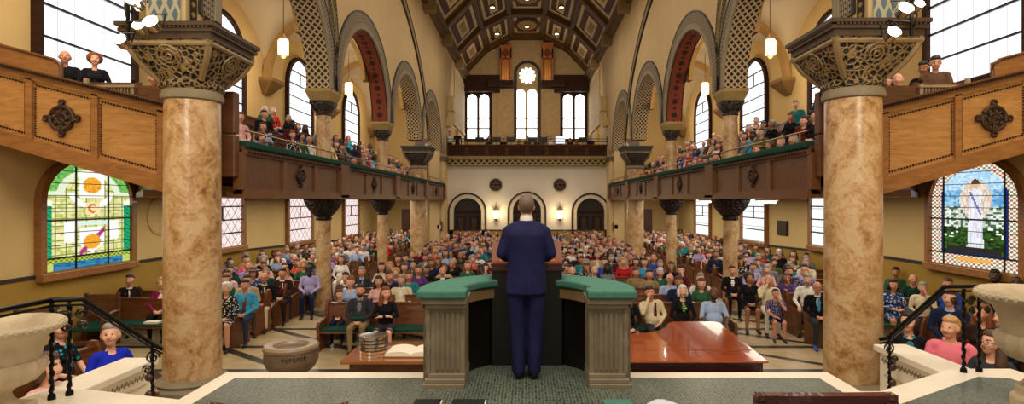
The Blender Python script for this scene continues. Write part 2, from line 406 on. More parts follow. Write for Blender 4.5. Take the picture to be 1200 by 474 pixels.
for s in (-1, 1):
    # outer wall with ochre dado and a dark line above it
    m = MB(); m.box(min(s*XA, s*(XA+.3)), max(s*XA, s*(XA+.3)), -2, YR, 0, 14)
    struct(m.build('wall_left' if s < 0 else 'wall_right', wall2_m))
    dz = [(-2, 1.5), (10, 1.5), (15, 1.48), (17.5, 1.36), (29, .98), (YR, .95)]
    m = MB(); x0, x1 = sorted((s*XA, s*(XA-.03)))
    for (a, za), (b, zb) in zip(dz[:-1], dz[1:]):
        m.add([(x, y, z) for x in (x0, x1) for y, z in ((a, 0), (b, 0), (b, zb), (a, za))], [(0, 1, 2, 3), (4, 5, 6, 7), (3, 2, 6, 7), (0, 1, 5, 4)])
    struct(m.build('trim_1', ochre_m))
    m = MB(); x0, x1 = sorted((s*XA, s*(XA-.05)))
    for (a, za), (b, zb) in zip(dz[:-1], dz[1:]):
        m.add([(x, y, z+q) for x in (x0, x1) for y, z, q in ((a, za, 0), (b, zb, 0), (b, zb, .07), (a, za, .07))], [(0, 1, 2, 3), (4, 5, 6, 7), (3, 2, 6, 7), (0, 1, 5, 4)])
    struct(m.build('trim_2', dark_m))
    # windows
    stained_window(s, 12.0 if s < 0 else 11.75, 2.35, 1.6, 3.02, left_glass if s < 0 else right_glass)
    side_window(s, 12.0 if s < 0 else 11.75, 2.5, 5.6, 8.2, True, upp_g, nb=6, fr=dkwood)
    for i, y in enumerate(WYC[1:]):
        z0 = [1.56, 1.36, 1.2][i]
        side_window(s, y, 2.35, z0, 3.25, False, lat_l if s < 0 else lat_r, nb=4)
        side_window(s, y, 2.4, 5.7, 7.6, True, upp_g, nb=6, fr=dkwood)
    # arcade wall
    xi, xo = s*XI, s*XO; m = MB(); NY = 40
    def az(t, b=2.5): return ZS+b*math.sqrt(max(0, 1-t*t))
    for k in range(4):
        y0, y1 = YC[k], YC[k+1]; c = (y0+y1)/2; R = (y1-y0)/2-.42
        xs = [y0]+[c+R*math.sin(PI*(q/NY-.5)) for q in range(NY+1)]+[y1]
        zz = [ZS]+[az((y-c)/R) for y in xs[1:-1]]+[ZS]
        for a in range(len(xs)-1):
            ya, yb, za, zb = xs[a], xs[a+1], zz[a], zz[a+1]
            m.add([(xi, ya, za), (xi, yb, zb), (xi, yb, ZT), (xi, ya, ZT)], [(0, 1, 2, 3)])
            m.add([(xo, ya, za), (xo, yb, zb), (xo, yb, ZT), (xo, ya, ZT)], [(0, 1, 2, 3)])
        for ya, yb in ((y0, y0+.42), (y1-.42, y1)): m.add([(xi, ya, ZS), (xi, yb, ZS), (xo, yb, ZS), (xo, ya, ZS)], [(0, 1, 2, 3)])
        # patterned soffit
        so = MB(); 
        for a in range(1, len(xs)-2):
            u0, u1 = (a-1)/NY, a/NY
            so.add([(xi, xs[a], zz[a]), (xi, xs[a+1], zz[a+1]), (xo, xs[a+1], zz[a+1]), (xo, xs[a], zz[a])], [(0, 1, 2, 3)], 0, [[(0, u0), (0, u1), (1, u1), (1, u0)]])
        struct(so.build('trim_3', [soff_d, soff_r, soff_d, soff_d][k]))
        # raised bands round the arch on the nave face
        def band(r0, r1, th, mat, b0=2.5, zlim=None):
            bd = MB(); n = 48; P = []
            for q in range(n+1):
                t = PI*q/n; P.append((math.cos(t), math.sin(t), q/n))
            for a in range(n):
                (c0, s0, t0), (c1, s1, t1) = P[a], P[a+1]
                if zlim is not None and not (zlim[0] <= t0 < zlim[1]): continue
                V = [(xx, c+(R+rr)*cc, ZS+(b0+rr)*ss) for xx in (xi, xi-s*th) for rr, cc, ss in ((r0, c0, s0), (r0, c1, s1), (r1, c1, s1), (r1, c0, s0))]
                bd.add(V, [(4, 5, 6, 7), (0, 1, 5, 4), (3, 2, 6, 7)], 0, [[(0, t0), (0, t1), (1, t1), (1, t0)]]*3)
            struct(bd.build('trim_4', mat))
        band(0, .16, .06, plain('arch grey moulding', '#8D8068', .8)); band(.16, .5, .035, band_m); band(.5, .56, .05, dark_m)
    y1 = YC[-1]
    m.box(min(xi, xo), max(xi, xo), y1, 47, ZS, ZT); m.box(min(xi, xo), max(xi, xo), y1-.42, YR, 0, ZS)
    m.add([(xi, YC[0]-.45, ZS-.3), (xo, YC[0]-.45, ZS-.3), (xo, YC[0]-.45, ZT), (xi, YC[0]-.45, ZT)], [(0, 1, 2, 3)])
    for xx in (xi, xo): m.add([(xx, YC[0]-.45, ZS-.3), (xx, YC[0], ZS-.3), (xx, YC[0], ZT), (xx, YC[0]-.45, ZT)], [(0, 1, 2, 3)])
    struct(m.build('wall_nave_left' if s < 0 else 'wall_nave_right', wall_m))
    # upper pier above the big near column: stencilled ribs and a star mosaic panel facing the chancel
    pr = MB(); ya = YC[0]-.5
    x0, x1 = sorted((s*(XI+.06), s*(XO-.06))); mo = MB(); mo.add([(x0, ya+.02, 5.66), (x1, ya+.02, 5.66), (x1, ya+.02, 8.4), (x0, ya+.02, 8.4)], [(0, 1, 2, 3)], 0, [[(0, 0), (1, 0), (1, 1.1), (0, 1.1)]])
    struct(mo.build('trim_6', mosaic_m))
    for yy in (8.5, 8.86, 9.2):
        pr.add([(s*(XI-.03), yy, 5.65), (s*(XI-.03), yy+.2, 5.65), (s*(XI-.03), yy+.2, 9.5), (s*(XI-.03), yy, 9.5)], [(0, 1, 2, 3)], 0, [[(0, 0), (1, 0), (1, .4), (0, .4)]])
    struct(pr.build('trim_5', band2_m))
    # great blind arch over the three nave bays
    bd = MB(); n = 60; cy, a0, b0, z0 = 18.1, 11.0, 7.0, 5.0
    for (r0, r1, th, mi) in ((0, .09, .07, 1), (.09, .4, .05, 0), (.4, .49, .07, 1)):
        for q in range(n):
            t0, t1 = PI*q/n, PI*(q+1)/n
            V = [(xx, cy+(a0+r)*math.cos(t), z0+(b0+r)*math.sin(t)) for xx in (xi, xi-s*th) for r, t in ((r0, t0), (r0, t1), (r1, t1), (r1, t0))]
            if V[0][2] < 5.9 or V[0][1] < 9.2: continue
            bd.add(V, [(4, 5, 6, 7), (0, 1, 5, 4), (3, 2, 6, 7)], mi)
    struct(bd.build('trim_7', [plain('arch tan moulding', '#8E774C', .8), dark_m]))
    # two extra stencilled ribs sweeping over the first bay
    rb = MB(); c = (YC[0]+YC[1])/2; 
    for r0 in (.75, 1.2):
        for q in range(40):
            t0, t1 = PI*q/40*.62, PI*(q+1)/40*.62
            def PT(r, t): return (c+(2.63+r*max(0, math.sin(t))**.5)*math.cos(t), ZS+(2.5+r*1.3)*math.sin(t))
            V = [(xi-s*.05, *PT(r, t)) for r, t in ((r0, t0), (r0, t1), (r0+.2, t1), (r0+.2, t0))]
            rb.add(V, [(0, 1, 2, 3)], 0, [[(0, q/40), (0, (q+1)/40), (1, (q+1)/40), (1, q/40)]])
    struct(rb.build('trim_8', band2_m))
    # aisle vault
    vb = [5.0, 9.3, 14.4, 20.1, 26.3, 33.5]; va = MB()
    for k in range(len(vb)-1):
        y0, y1 = vb[k], vb[k+1]; N = 18; g = {}
        for i in range(N+1):
            for j in range(N+1):
                u = math.sin(PI*(i/N-.5)); v = math.sin(PI*(j/N-.5))
                z = 7.35+2.3*max(math.sqrt(max(0, 1-u*u)), math.sqrt(max(0, 1-v*v)))
                g[i, j] = (s*(XO+(XA-XO)*(u+1)/2), y0+(y1-y0)*(v+1)/2, z)
        vs = [g[i, j] for i in range(N+1) for j in range(N+1)]
        va.add(vs, [(i*(N+1)+j, (i+1)*(N+1)+j, (i+1)*(N+1)+j+1, i*(N+1)+j+1) for i in range(N) for j in range(N)])
    struct(va.build('ceiling_aisle_left' if s < 0 else 'ceiling_aisle_right', vault_m, smooth=True))
    for y in vb[1:]:
        rb = MB(); n = 20
        for q in range(n):
            t0, t1 = PI*q/n, PI*(q+1)/n; xc = (XO+XA)/2; r = (XA-XO)/2
            for (da, db, yw, mi) in ((.0, .16, .3, 0),):
                V = []
                for t in (t0, t1):
                    for rr in (r, r-.16):
                        for yy in (y-.2, y+.2): V.append((s*(xc+rr*math.cos(t)), yy, 7.35+(2.3-(r-rr))*math.sin(t)))
                rb.add(V, [(2, 3, 7, 6), (0, 2, 6, 4), (1, 3, 7, 5)])
        struct(rb.build('trim_9', plain('tan rib paint', '#B08A50', .8)))
        cb = MB(); cb.add([(s*XA, y-.5, 7.4), (s*XA, y+.5, 7.4), (s*(XA-.5), y+.5, 7.4), (s*(XA-.5), y-.5, 7.4), (s*XA, y-.5, 7.28), (s*XA, y+.5, 7.28), (s*(XA-.5), y+.5, 7.28), (s*(XA-.5), y-.5, 7.28), (s*XA, y-.18, 6.85), (s*XA, y+.18, 6.85), (s*(XA-.12), y+.18, 6.85), (s*(XA-.12), y-.18, 6.85)],
               [(0, 1, 2, 3), (0, 1, 5, 4), (1, 2, 6, 5), (2, 3, 7, 6), (3, 0, 4, 7), (4, 5, 9, 8), (5, 6, 10, 9), (6, 7, 11, 10), (7, 4, 8, 11), (8, 9, 10, 11)])
        struct(cb.build('trim_10', plain('corbel stone', '#8A6A3E', .8)))

# ------------------------------------------------------------------ rear wall
def poly_wall_with_arches(name, x0, x1, z0, z1, y, holes, mat, th=.3):
    # holes: (xc, halfwidth, spring z); built as vertical strips
    m = MB(); xs = [x0]
    for xc, hw, zs in sorted(holes):
        xs += [xc+hw*math.sin(PI*(q/16-.5)) for q in range(17)]
    xs.append(x1)
    def zl(x, mid):
        for xc, hw, zs in holes:
            if abs(mid-xc) < hw: return zs+math.sqrt(max(0, hw*hw-(x-xc)**2))
        return z0
    for a, b in zip(xs[:-1], xs[1:]):
        if b-a < 1e-6: continue
        mid = (a+b)/2; za, zb = zl(a, mid), zl(b, mid)
        m.add([(a, y, za), (b, y, zb), (b, y, z1), (a, y, z1)], [(0, 1, 2, 3)])
        if za > z0 or zb > z0: m.add([(a, y, za), (b, y, zb), (b, y+th, zb), (a, y+th, za)], [(0, 1, 2, 3)])
    for xc, hw, zs in holes:
        for sx in (-1, 1): m.add([(xc+sx*hw, y, z0), (xc+sx*hw, y+th, z0), (xc+sx*hw, y+th, zs), (xc+sx*hw, y, zs)], [(0, 1, 2, 3)])
    return struct(m.build(name, mat))
KR = F/YR
doors = [(-3.72, .88, 2.32), (0.0, .88, 2.4), (3.98, .88, 2.3)]
poly_wall_with_arches('wall_rear', -5.25, 5.25, 0, 5.2, YR, doors, white_m)
for i, (xc, hw, zs) in enumerate(doors):
    root = empty('door_%d' % (i+1), (xc, YR, 0), kind='structure')
    fr = MB(); n = 24
    for r0, r1, mi, th in ((0, .22, 0, .05), (.22, .33, 1, .08)):
        P = [(hw, 0)]+[(hw*math.cos(PI*q/n), zs+hw*math.sin(PI*q/n)) for q in range(n+1)]+[(-hw, 0)]
        D = [(1, 0)]+[(math.cos(PI*q/n), math.sin(PI*q/n)) for q in range(n+1)]+[(-1, 0)]
        for a in range(len(P)-1):
            V = [(xc+P[k][0]+D[k][0]*r, yy, P[k][1]+D[k][1]*r) for yy in (YR, YR-th) for k, r in ((a, r0), (a+1, r0), (a+1, r1), (a, r1))]
            fr.add(V, [(4, 5, 6, 7), (0, 1, 5, 4), (3, 2, 6, 7)], mi)
    fr.build('door_surround', [plain('pale stone surround', '#D6C9AE', .7), dark_m], root)
    lf = MB(); P = arch_pts(hw*2, 0, zs); lf.prism([(xc+a, b) for a, b in P], 'y', YR+.26, YR+.32); lf.build('door_leaf', plain('deep brown door', '#1B0F0A', .5), root)
    pn = MB()
    for sx in (-1, 1): pn.box(xc+sx*.42-.3, xc+sx*.42+.3, YR+.2, YR+.27, .15, 2.05)
    pn.box(xc-.8, xc+.8, YR+.18, YR+.27, 2.25, 2.4); pn.build('door_panel', dkwood, root)
    g = MB()
    for sx in (-1, 1): g.box(xc+sx*.42-.16, xc+sx*.42+.16, YR+.18, YR+.2, 1.2, 1.95)
    g.build('door_glass', plain('dim door glass', '#3A2E22', .2), root)
# aisle ends
for s in (-1, 1):
    x0, x1 = sorted((s*XO, s*XA)); m = MB(); m.box(x0, x1, YR, YR+.3, 0, 11); struct(m.build('wall_aisle_end_left' if s < 0 else 'wall_aisle_end_right', wall2_m))
    m = MB(); x0, x1 = sorted((s*6.6, s*7.8)); m.box(x0, x1, YR-.06, YR+.02, .0, 2.5); struct(m.build('door_%d' % (5+s), walnut))
    m = MB(); x0, x1 = sorted((s*6.2, s*7.0)); m.box(x0, x1, YR-.06, YR+.02, 4.4, 6.9); struct(m.build('door_%d' % (8+s), walnut))
    m = MB(); m.box(min(s*4.95, s*XI), max(s*4.95, s*XI), 33.2, YR+.1, 0, ZS-.55); struct(m.build('trim_11', wall_m))
    m = MB(); m.box(min(s*4.85, s*5.95), max(s*4.85, s*5.95), 33.1, YR+.1, ZS-.55, ZS-.3); struct(m.build('trim_12', plain('pier cap grey', '#5C5040', .7)))
m = MB(); m.box(-5.2, 5.2, YR-.05, YR, 0, 1.15); struct(m.build('trim_13', ochre_m))
m = MB(); m.box(-5.2, 5.2, YR-.07, YR, 1.15, 1.22); struct(m.build('trim_14', dark_m))
# frieze and rear gallery front
ZG0 = 5.2
m = MB(); m.box(-4.95, 4.95, YR-.35, YR+.0, ZG0, ZG0+.07); m.box(-4.95, 4.95, YR-.35, YR, 5.62, 5.78); struct(m.build('trim_15', plain('gilt moulding', '#8A7546', .6)))
m = MB(); y = YR-.3; m.add([(-4.95, y, 5.27), (4.95, y, 5.27), (4.95, y, 5.62), (-4.95, y, 5.62)], [(0, 1, 2, 3)], 0, [[(0, 0), (0, 1), (1, 1), (1, 0)]])
struct(m.build('trim_16', latt_m))
rg = empty('rear_gallery', (0, YR, 5.2), 'wooden organ gallery across the rear wall above three arched doors', 'gallery', kind='thing')
m = MB(); m.box(-5.15, 5.15, YR, 46, 5.3, 5.7); m.box(-5.15, 5.15, 40, 46, 5.7, 6.1); m.build('gallery_floor', walnut, rg)
m = MB(); m.box(-4.95, 4.95, YR-.32, YR-.2, 5.78, 6.45); m.box(-4.97, 4.97, YR-.38, YR-.15, 6.42, 6.5); m.build('front_panel', rgwood, rg)
m = MB()
for k in range(8):
    xc = -4.33+k*1.235; m.box(xc-.5, xc+.5, YR-.35, YR-.32, 5.9, 6.34)
m.build('recessed_panels', dkwood, rg)
m = MB()
for z in (6.68, 6.86, 7.04): m.tube([(-4.95, YR-.26, z), (4.95, YR-.26, z)], .022)
for k in range(9): m.tube([(-4.95+k*1.2375, YR-.26, 6.5), (-4.95+k*1.2375, YR-.26, 7.05)], .03)
m.build('guard_rail', plain('rail steel', '#4A3A30', .4, .6), rg, smooth=True)
# upper end wall, Y = 46
YE = 46.0; KE = F/YE
def ex(px): return (px-621.5)/KE
def ez(py): return EYE+(CY-py)/KE
groups = [([552.0, 577.0], 111, 163), ([608.5, 633.0], 105, 163), ([664.0, 689.0], 111, 163)]
m = MB(); m.box(-6, 6, YE, YE+.3, 5.5, 17.5); struct(m.build('wall_end', plain('tan end wall plaster', '#B89C72', .85)))  # one even tan plaster over the whole end wall
for gi, (xs, top, bot) in enumerate(groups):
    wn[0] += 1; root = empty('window_%d' % wn[0], (ex(sum(xs)/2), YE, ez(bot)), kind='structure')
    x0, x1 = ex(xs[0]), ex(xs[1]); w = (x1-x0)*.44; g = MB(); f = MB(); f.prism([(x0-.25, ez(bot)-.2), (x1+.25, ez(bot)-.2), (x1+.25, ez(top)+.35), (x0-.25, ez(top)+.35)], 'y', YE-.04, YE) if gi != 1 else None
    if gi == 1:
        hw = ex(637)-ex(622); P = arch_pts(2*hw, ez(bot)-.2, ez(72)-hw); f.prism([((ex(622))+a, b) for a, b in P], 'y', YE-.04, YE)
    for c in (x0+w/2, x1-w/2):
        P = arch_pts(w, ez(bot), ez(top)-w/2); n = len(P)
        g.add([(c+a, YE-.07, b) for a, b in P], [tuple(range(n))])
    g.build('glass', glow2, root); f.build('window_frame', plain('stone mullion tan', '#B39A70', .8) if gi == 1 else dkwood, root)
    b = MB()
    for py in (139, 151): b.box(x0, x1, YE-.12, YE-.07, ez(py)-.06, ez(py)+.06)
    b.build('glazing_bars', plain('dim bar', '#6B5B48', .7), root)
    if gi == 1:
        a = MB(); hw = ex(637)-ex(622); n = 24
        for q in range(-1, n+1):
            t0, t1 = PI*max(q, 0)/n, PI*min(q+1, n)/n
            p = []
            for rr in (hw-.18, hw+.05):
                for t, zz in ((t0, q < 0), (t1, False)): p.append((ex(622)+rr*math.cos(t), YE-.1, ez(72)-hw+rr*math.sin(t)))
            if q >= 0 and q < n: a.add(p, [(0, 1, 3, 2)])
        for sx in (-1, 1): a.box(ex(622)+sx*(hw-.07)-.12, ex(622)+sx*(hw-.07)+.12, YE-.1, YE-.05, ez(bot), ez(72)-hw)
        a.build('arch_moulding', dark_m, root)
        # rose of eleven petals
        r = MB(); R = 9.6/KE; cx, cz = ex(622), ez(89)
        for q in range(11):
            t = 2*PI*q/11; c1 = (cx+R*.68*math.cos(t), cz+R*.68*math.sin(t)); pts = []
            for w_ in range(14):
                a_ = 2*PI*w_/14; u, v = math.cos(a_)*R*.33, math.sin(a_)*R*.16*(1+.35*math.cos(a_)); pts.append((c1[0]+u*math.cos(t)-v*math.sin(t), YE-.08, c1[1]+u*math.sin(t)+v*math.cos(t)))
            r.add(pts, [tuple(range(14))])
        r.add([(cx+R*.27*math.cos(2*PI*w_/16), YE-.08, cz+R*.27*math.sin(2*PI*w_/16)) for w_ in range(16)], [tuple(range(16))])
        r.build('rose_glass', glow2, root)
# ceiling: panelled polygonal barrel with ribs
prof = [(-5.25, 13.4), (-3.25, 15.5), (-1.28, 16.5), (1.28, 16.5), (3.25, 15.5), (5.25, 13.4)]
m = MB()
for (a, za), (b, zb) in zip(prof[:-1], prof[1:]): m.add([(a, 6, za+.25), (b, 6, zb+.25), (b, YE, zb+.25), (a, YE, za+.25)], [(0, 1, 2, 3)])
for s in (-1, 1): m.add([(s*5.25, 6, 13.3), (s*5.25, YE, 13.3), (s*5.25, YE, 13.7), (s*5.25, 6, 13.7)], [(0, 1, 2, 3)])
struct(m.build('ceiling', plain('painted ceiling tan', '#8A6A40', .8)))
ribw = plain('ceiling rib brown', '#5F4526', .7); pan_b = plain('ceiling panel brown', '#54331E', .75); pan_c = plain('ceiling panel cream', '#C7B183', .8); pan_g = plain('ceiling panel gold', '#9A7C48', .8)
ribs_y = [16, 22, 28, 34, 40, 45.7]
m = MB()
for y in ribs_y:
    for (a, za), (b, zb) in zip(prof[:-1], prof[1:]):
        V = [(x, yy, z+d) for yy in (y-.28, y+.28) for x, z, d in ((a, za, .25), (b, zb, .25), (b, zb, -.15), (a, za, -.15))]
        m.add(V, [(0, 1, 2, 3), (4, 5, 6, 7), (3, 2, 6, 7)])
for (a, za) in prof: m.box(a-.16, a+.16, 10, YE, za-.12, za+.22)
struct(m.build('trim_17', ribw))
for k in range(len(ribs_y)-1):
    ya, yb = ribs_y[k]+.5, ribs_y[k+1]-.5
    m = MB()
    for (a, za), (b, zb) in zip(prof[:-1], prof[1:]):
        def P(u, y, d=.2): return (a+(b-a)*u, y, za+(zb-za)*u+d)
        for u0, u1, f0, f1, mi, d in ((.12, .88, .04, .96, 1, .2), (.2, .8, .12, .88, 0, .17), (.36, .64, .2, .8, 1, .14)):
            y0, y1 = ya+(yb-ya)*f0, ya+(yb-ya)*f1; m.add([P(u0, y0, d), P(u1, y0, d), P(u1, y1, d), P(u0, y1, d)], [(0, 1, 2, 3)], mi)
        if abs(a+b) < .1:
            yc_ = (ya+yb)/2; m.add([(0+1.0*math.cos(t*PI/12), yc_+1.5*math.sin(t*PI/12), za+.1) for t in range(24)], [tuple(range(24))], 0)
            m.add([(0+.75*math.cos(t*PI/12), yc_+1.15*math.sin(t*PI/12), za+.07) for t in range(24)], [tuple(range(24))], 2)
        else:
            m.add([P(.42, ya+1.6, .1), P(.58, ya+1.6, .1), P(.58, yb-1.6, .1), P(.42, yb-1.6, .1)], [(0, 1, 2, 3)], 2)
    struct(m.build('trim_18', [pan_b, pan_c, pan_g]))
m = MB()
for s in (-1, 1):
    m.box(min(s*4.75, s*XI), max(s*4.75, s*XI), 10, YE, 13.15, 13.5); m.box(min(s*4.95, s*XI), max(s*4.95, s*XI), 10, YE, 12.9, 13.15)
struct(m.build('trim_19', plain('cornice brown', '#6B5232', .7)))
m = MB()
for s in (-1, 1):
    for y in ribs_y: m.box(min(s*4.6, s*XI), max(s*4.6, s*XI), y-.3, y+.3, 12.55, 13.3)
struct(m.build('trim_20', plain('cornice bracket', '#8A7048', .7)))
for k in range(len(ribs_y)-2, 1, -1):
    y = (ribs_y[k]+ribs_y[k+1])/2
    for x, z in ((-2.3, 15.95), (0, 16.5), (2.3, 15.95)):
        r = empty('ceiling_downlight', (x, y, z)); tag(r, '%s recessed downlight in the ceiling bay, %s row from the organ wall' % ({-1: 'left', 0: 'middle', 1: 'right'}[(x > 0)-(x < 0)], ORD[len(ribs_y)-2-k]), 'ceiling light', 'recessed ceiling downlights', 'thing')
        b = MB(); b.lathe([(.17, -.02), (.2, .02), (.2, .08)], (x, y, z), 16); b.build('trim_ring', brass, r)
        b = MB(); b.lathe([(.13, -.035), (.13, -.02)], (x, y, z), 12); b.build('lamp', emit('downlight', '#FFF3D8', 7) if 'downlight' not in MATS else MATS['downlight'], r)
# low wall stretches at nave sides behind the rear gallery (slatted organ grilles)
for s in (-1, 1):
    g = empty('organ_grille', (s*5.1, 38, 8), 'tall pale slatted organ grille on the %s side wall beside rear gallery' % SIDE[s], 'grille', kind='thing')
    m = MB(); x = s*5.12
    for k in range(16): m.box(min(x, x+s*.06), max(x, x+s*.06), 39.4+k*.4, 39.4+k*.4+.24, 8.6, 12.3)
    m.build('slats', plain('grille slat', '#B5A17E', .7), g)
    for z in (8.4, 12.3): m = MB(); m.box(min(x-s*.02, x+s*.08), max(x-s*.02, x+s*.08), 39.2, 45.8, z, z+.2); m.build('grille_rail', wall_m, g)
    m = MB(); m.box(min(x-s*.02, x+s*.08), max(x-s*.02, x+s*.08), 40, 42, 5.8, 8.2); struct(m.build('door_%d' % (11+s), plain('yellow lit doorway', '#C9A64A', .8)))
# ------------------------------------------------------------------ columns
def big_column(s, y, near, x=5.33):
    lab = ('massive veined marble column with carved spreading capital, nearest on the %s' if near else 'massive marble column with dark flared capital beside the %s end of rear gallery') % SIDE[s]
    r = empty('marble_column', (s*x, y, 0), lab, 'column', 'massive marble columns of the nave', 'thing')
    m = MB(); m.lathe([(.415, 0), (.41, 1.5), (.40, 4.45)], (s*x, y, .2), 40); m.build('shaft', marble, r, smooth=True)
    m = MB(); m.lathe([(.56, 0), (.56, .08), (.5, .12), (.52, .16), (.43, .22)], (s*x, y, 0), 32); m.build('base', stone, r, smooth=True)
    m = MB(); m.lathe([(.40, 4.58), (.44, 4.6), (.45, 4.66), (.43, 4.70), (.43, 4.74)], (s*x, y, 0), 36); m.build('necking', stone, r, smooth=True)
    c = MB(); c.lathe([(.42, 4.74), (.46, 4.78), (.46, 4.84), (.43, 4.88), (.50, 5.0), (.56, 5.14), (.61, 5.28), (.645, 5.42)], (s*x, y, 0), 48, sq=[0, 0, 0, .1, .5, .8, .95, 1])
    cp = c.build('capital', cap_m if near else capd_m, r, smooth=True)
    c = MB(); h = .66
    for dz, hh, th in ((5.42, h, .1), (5.52, h+.04, .05)): c.box(s*x-hh, s*x+hh, y-hh, y+hh, dz, dz+th)
    for k in range(22):
        t = -h+2*h*(k+.5)/22
        for sx in (-1, 1):
            c.box(s*x+t-.018, s*x+t+.018, y+sx*(h+.03)-.03, y+sx*(h+.03)+.03, 5.57, 5.6); c.box(s*x+sx*(h+.03)-.03, s*x+sx*(h+.03)+.03, y+t-.018, y+t+.018, 5.57, 5.6)
    c.box(s*x-h-.07, s*x+h+.07, y-h-.07, y+h+.07, 5.6, 5.66)
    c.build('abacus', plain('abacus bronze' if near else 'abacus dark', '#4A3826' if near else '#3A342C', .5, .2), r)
    c = MB()
    for ax, ay in ((1, 1), (1, -1), (-1, 1), (-1, -1)):
        P = [(.33, 4.88), (.42, 5.0), (.52, 5.14), (.585, 5.28), (.635, 5.42)]
        c.tube([(s*x+ax*q, y+ay*q, z) for q, z in P], .05, 6)
    for z, q in ((5.36, .635),):
        c.tube([(s*x+a*q, y+b*q, z) for a, b in ((1, 1), (-1, 1), (-1, -1), (1, -1))], .04, 6, closed=True)
    if near:
        for ax, ay in ((0, -1), (1, 0), (-1, 0)):       # round carved bosses on the faces
            cx_, cy_ = s*x+ax*.6, y+ay*.6
            for R in (.17, .1, .04):
                pts = []
                for q in range(18):
                    t = 2*PI*q/18; u, v = R*math.cos(t), R*math.sin(t)
                    pts.append((cx_+(u if ay else ax*v*.55), cy_+(u if ax else ay*v*.55), 5.17+v*.85))
                c.tube(pts, .014, 5, closed=True)
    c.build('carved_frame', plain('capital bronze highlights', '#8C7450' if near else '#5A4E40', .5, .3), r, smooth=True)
    return r
def small_column(s, y, k):
    x = 5.5
    nm = 'slender two-storey marble column under the %s arcade, %s gallery column from the front' % (SIDE[s], ORD[k])
    r = empty('arcade_column', (s*x, y, 0), nm, 'column', 'slender arcade columns', 'thing')
    m = MB(); m.lathe([(.2, .1), (.185, 2.5)], (s*x, y, 0), 24); m.build('lower_shaft', marble, r, smooth=True)
    m = MB(); m.lathe([(.28, 0), (.28, .08), (.21, .14)], (s*x, y, 0), 24); m.build('base', stone, r, smooth=True)
    m = MB(); m.lathe([(.19, 2.48), (.22, 2.52), (.2, 2.58), (.3, 2.68), (.42, 2.84), (.46, 2.98), (.46, 3.1)], (s*x, y, 0), 24, sq=[0, 0, 0, .1, .2, .4, .6]); m.build('lower_capital', capw_m, r, smooth=True)
    m = MB(); m.lathe([(.2, 3.7), (.19, 5.35)], (s*x, y, 0), 24); m.build('upper_shaft', marble, r, smooth=True)
    m = MB(); m.lathe([(.19, 5.3), (.22, 5.33), (.2, 5.38), (.24, 5.45), (.31, 5.56), (.31, 5.68)], (s*x, y, 0), 24, sq=[0, 0, 0, .1, .4, .8]); m.build('upper_capital', capd_m, r, smooth=True)
    m = MB(); V = []
    for z, a, b in ((5.68, .26, .3), (5.9, .34, .42), (5.98, .34, .42)): V += [(s*x-a, y-b, z), (s*x+a, y-b, z), (s*x+a, y+b, z), (s*x-a, y+b, z)]
    m.add(V, [(0, 1, 2, 3), (8, 9, 10, 11)]+[(q*4+i, q*4+(i+1) % 4, q*4+4+(i+1) % 4, q*4+4+i) for q in (0, 1) for i in range(4)]); m.build('impost_block', plain('impost tan', '#A58A56', .7), r)
for s in (-1, 1):
    big_column(s, YC[0] if s < 0 else 8.75, True, 5.36 if s < 0 else 5.14)
    small_column(s, YC[1], 0); small_column(s, YC[2], 1)
    big_column(s, YC[3]-.0, False)
# ------------------------------------------------------------------ side galleries
def rosette(mb, cx, cy, cz, r, plane):
    def P(u, v, d):
        return (cx+u, cy-d, cz+v) if plane == 'y' else (cx+plane*d, cy+u, cz+v)
    for R, w in ((1, .13), (.42, .1)):
        mb.tube([P(R*r*.78*math.cos(t*PI/12), R*r*.78*math.sin(t*PI/12), .03) for t in range(24)], w*r, 6, closed=True)
    for q in range(8):
        a = q*PI/4; mb.tube([P(r*.78*math.cos(a)*k, r*.78*math.sin(a)*k, .035) for k in (0, .5, .95)], .06*r, 5)
        a += PI/8; c = (r*.56*math.cos(a), r*.56*math.sin(a)); mb.tube([P(c[0]+.15*r*math.cos(t*PI/4), c[1]+.15*r*math.sin(t*PI/4), .03) for t in range(8)], .045*r, 4, closed=True)
    for q in range(4):
        a = q*PI/2; c = (r*1.05*math.cos(a), r*1.05*math.sin(a)); mb.tube([P(c[0]+.16*r*math.cos(t*PI/5), c[1]+.16*r*math.sin(t*PI/5), .03) for t in range(10)], .1*r, 5, closed=True)
XG = 5.0
GZ = [3.2, 3.8, 4.3, 4.8, 5.3]
brz = plain('bronze ornament', '#3A2416', .5, .3, var=.3, scale=20)
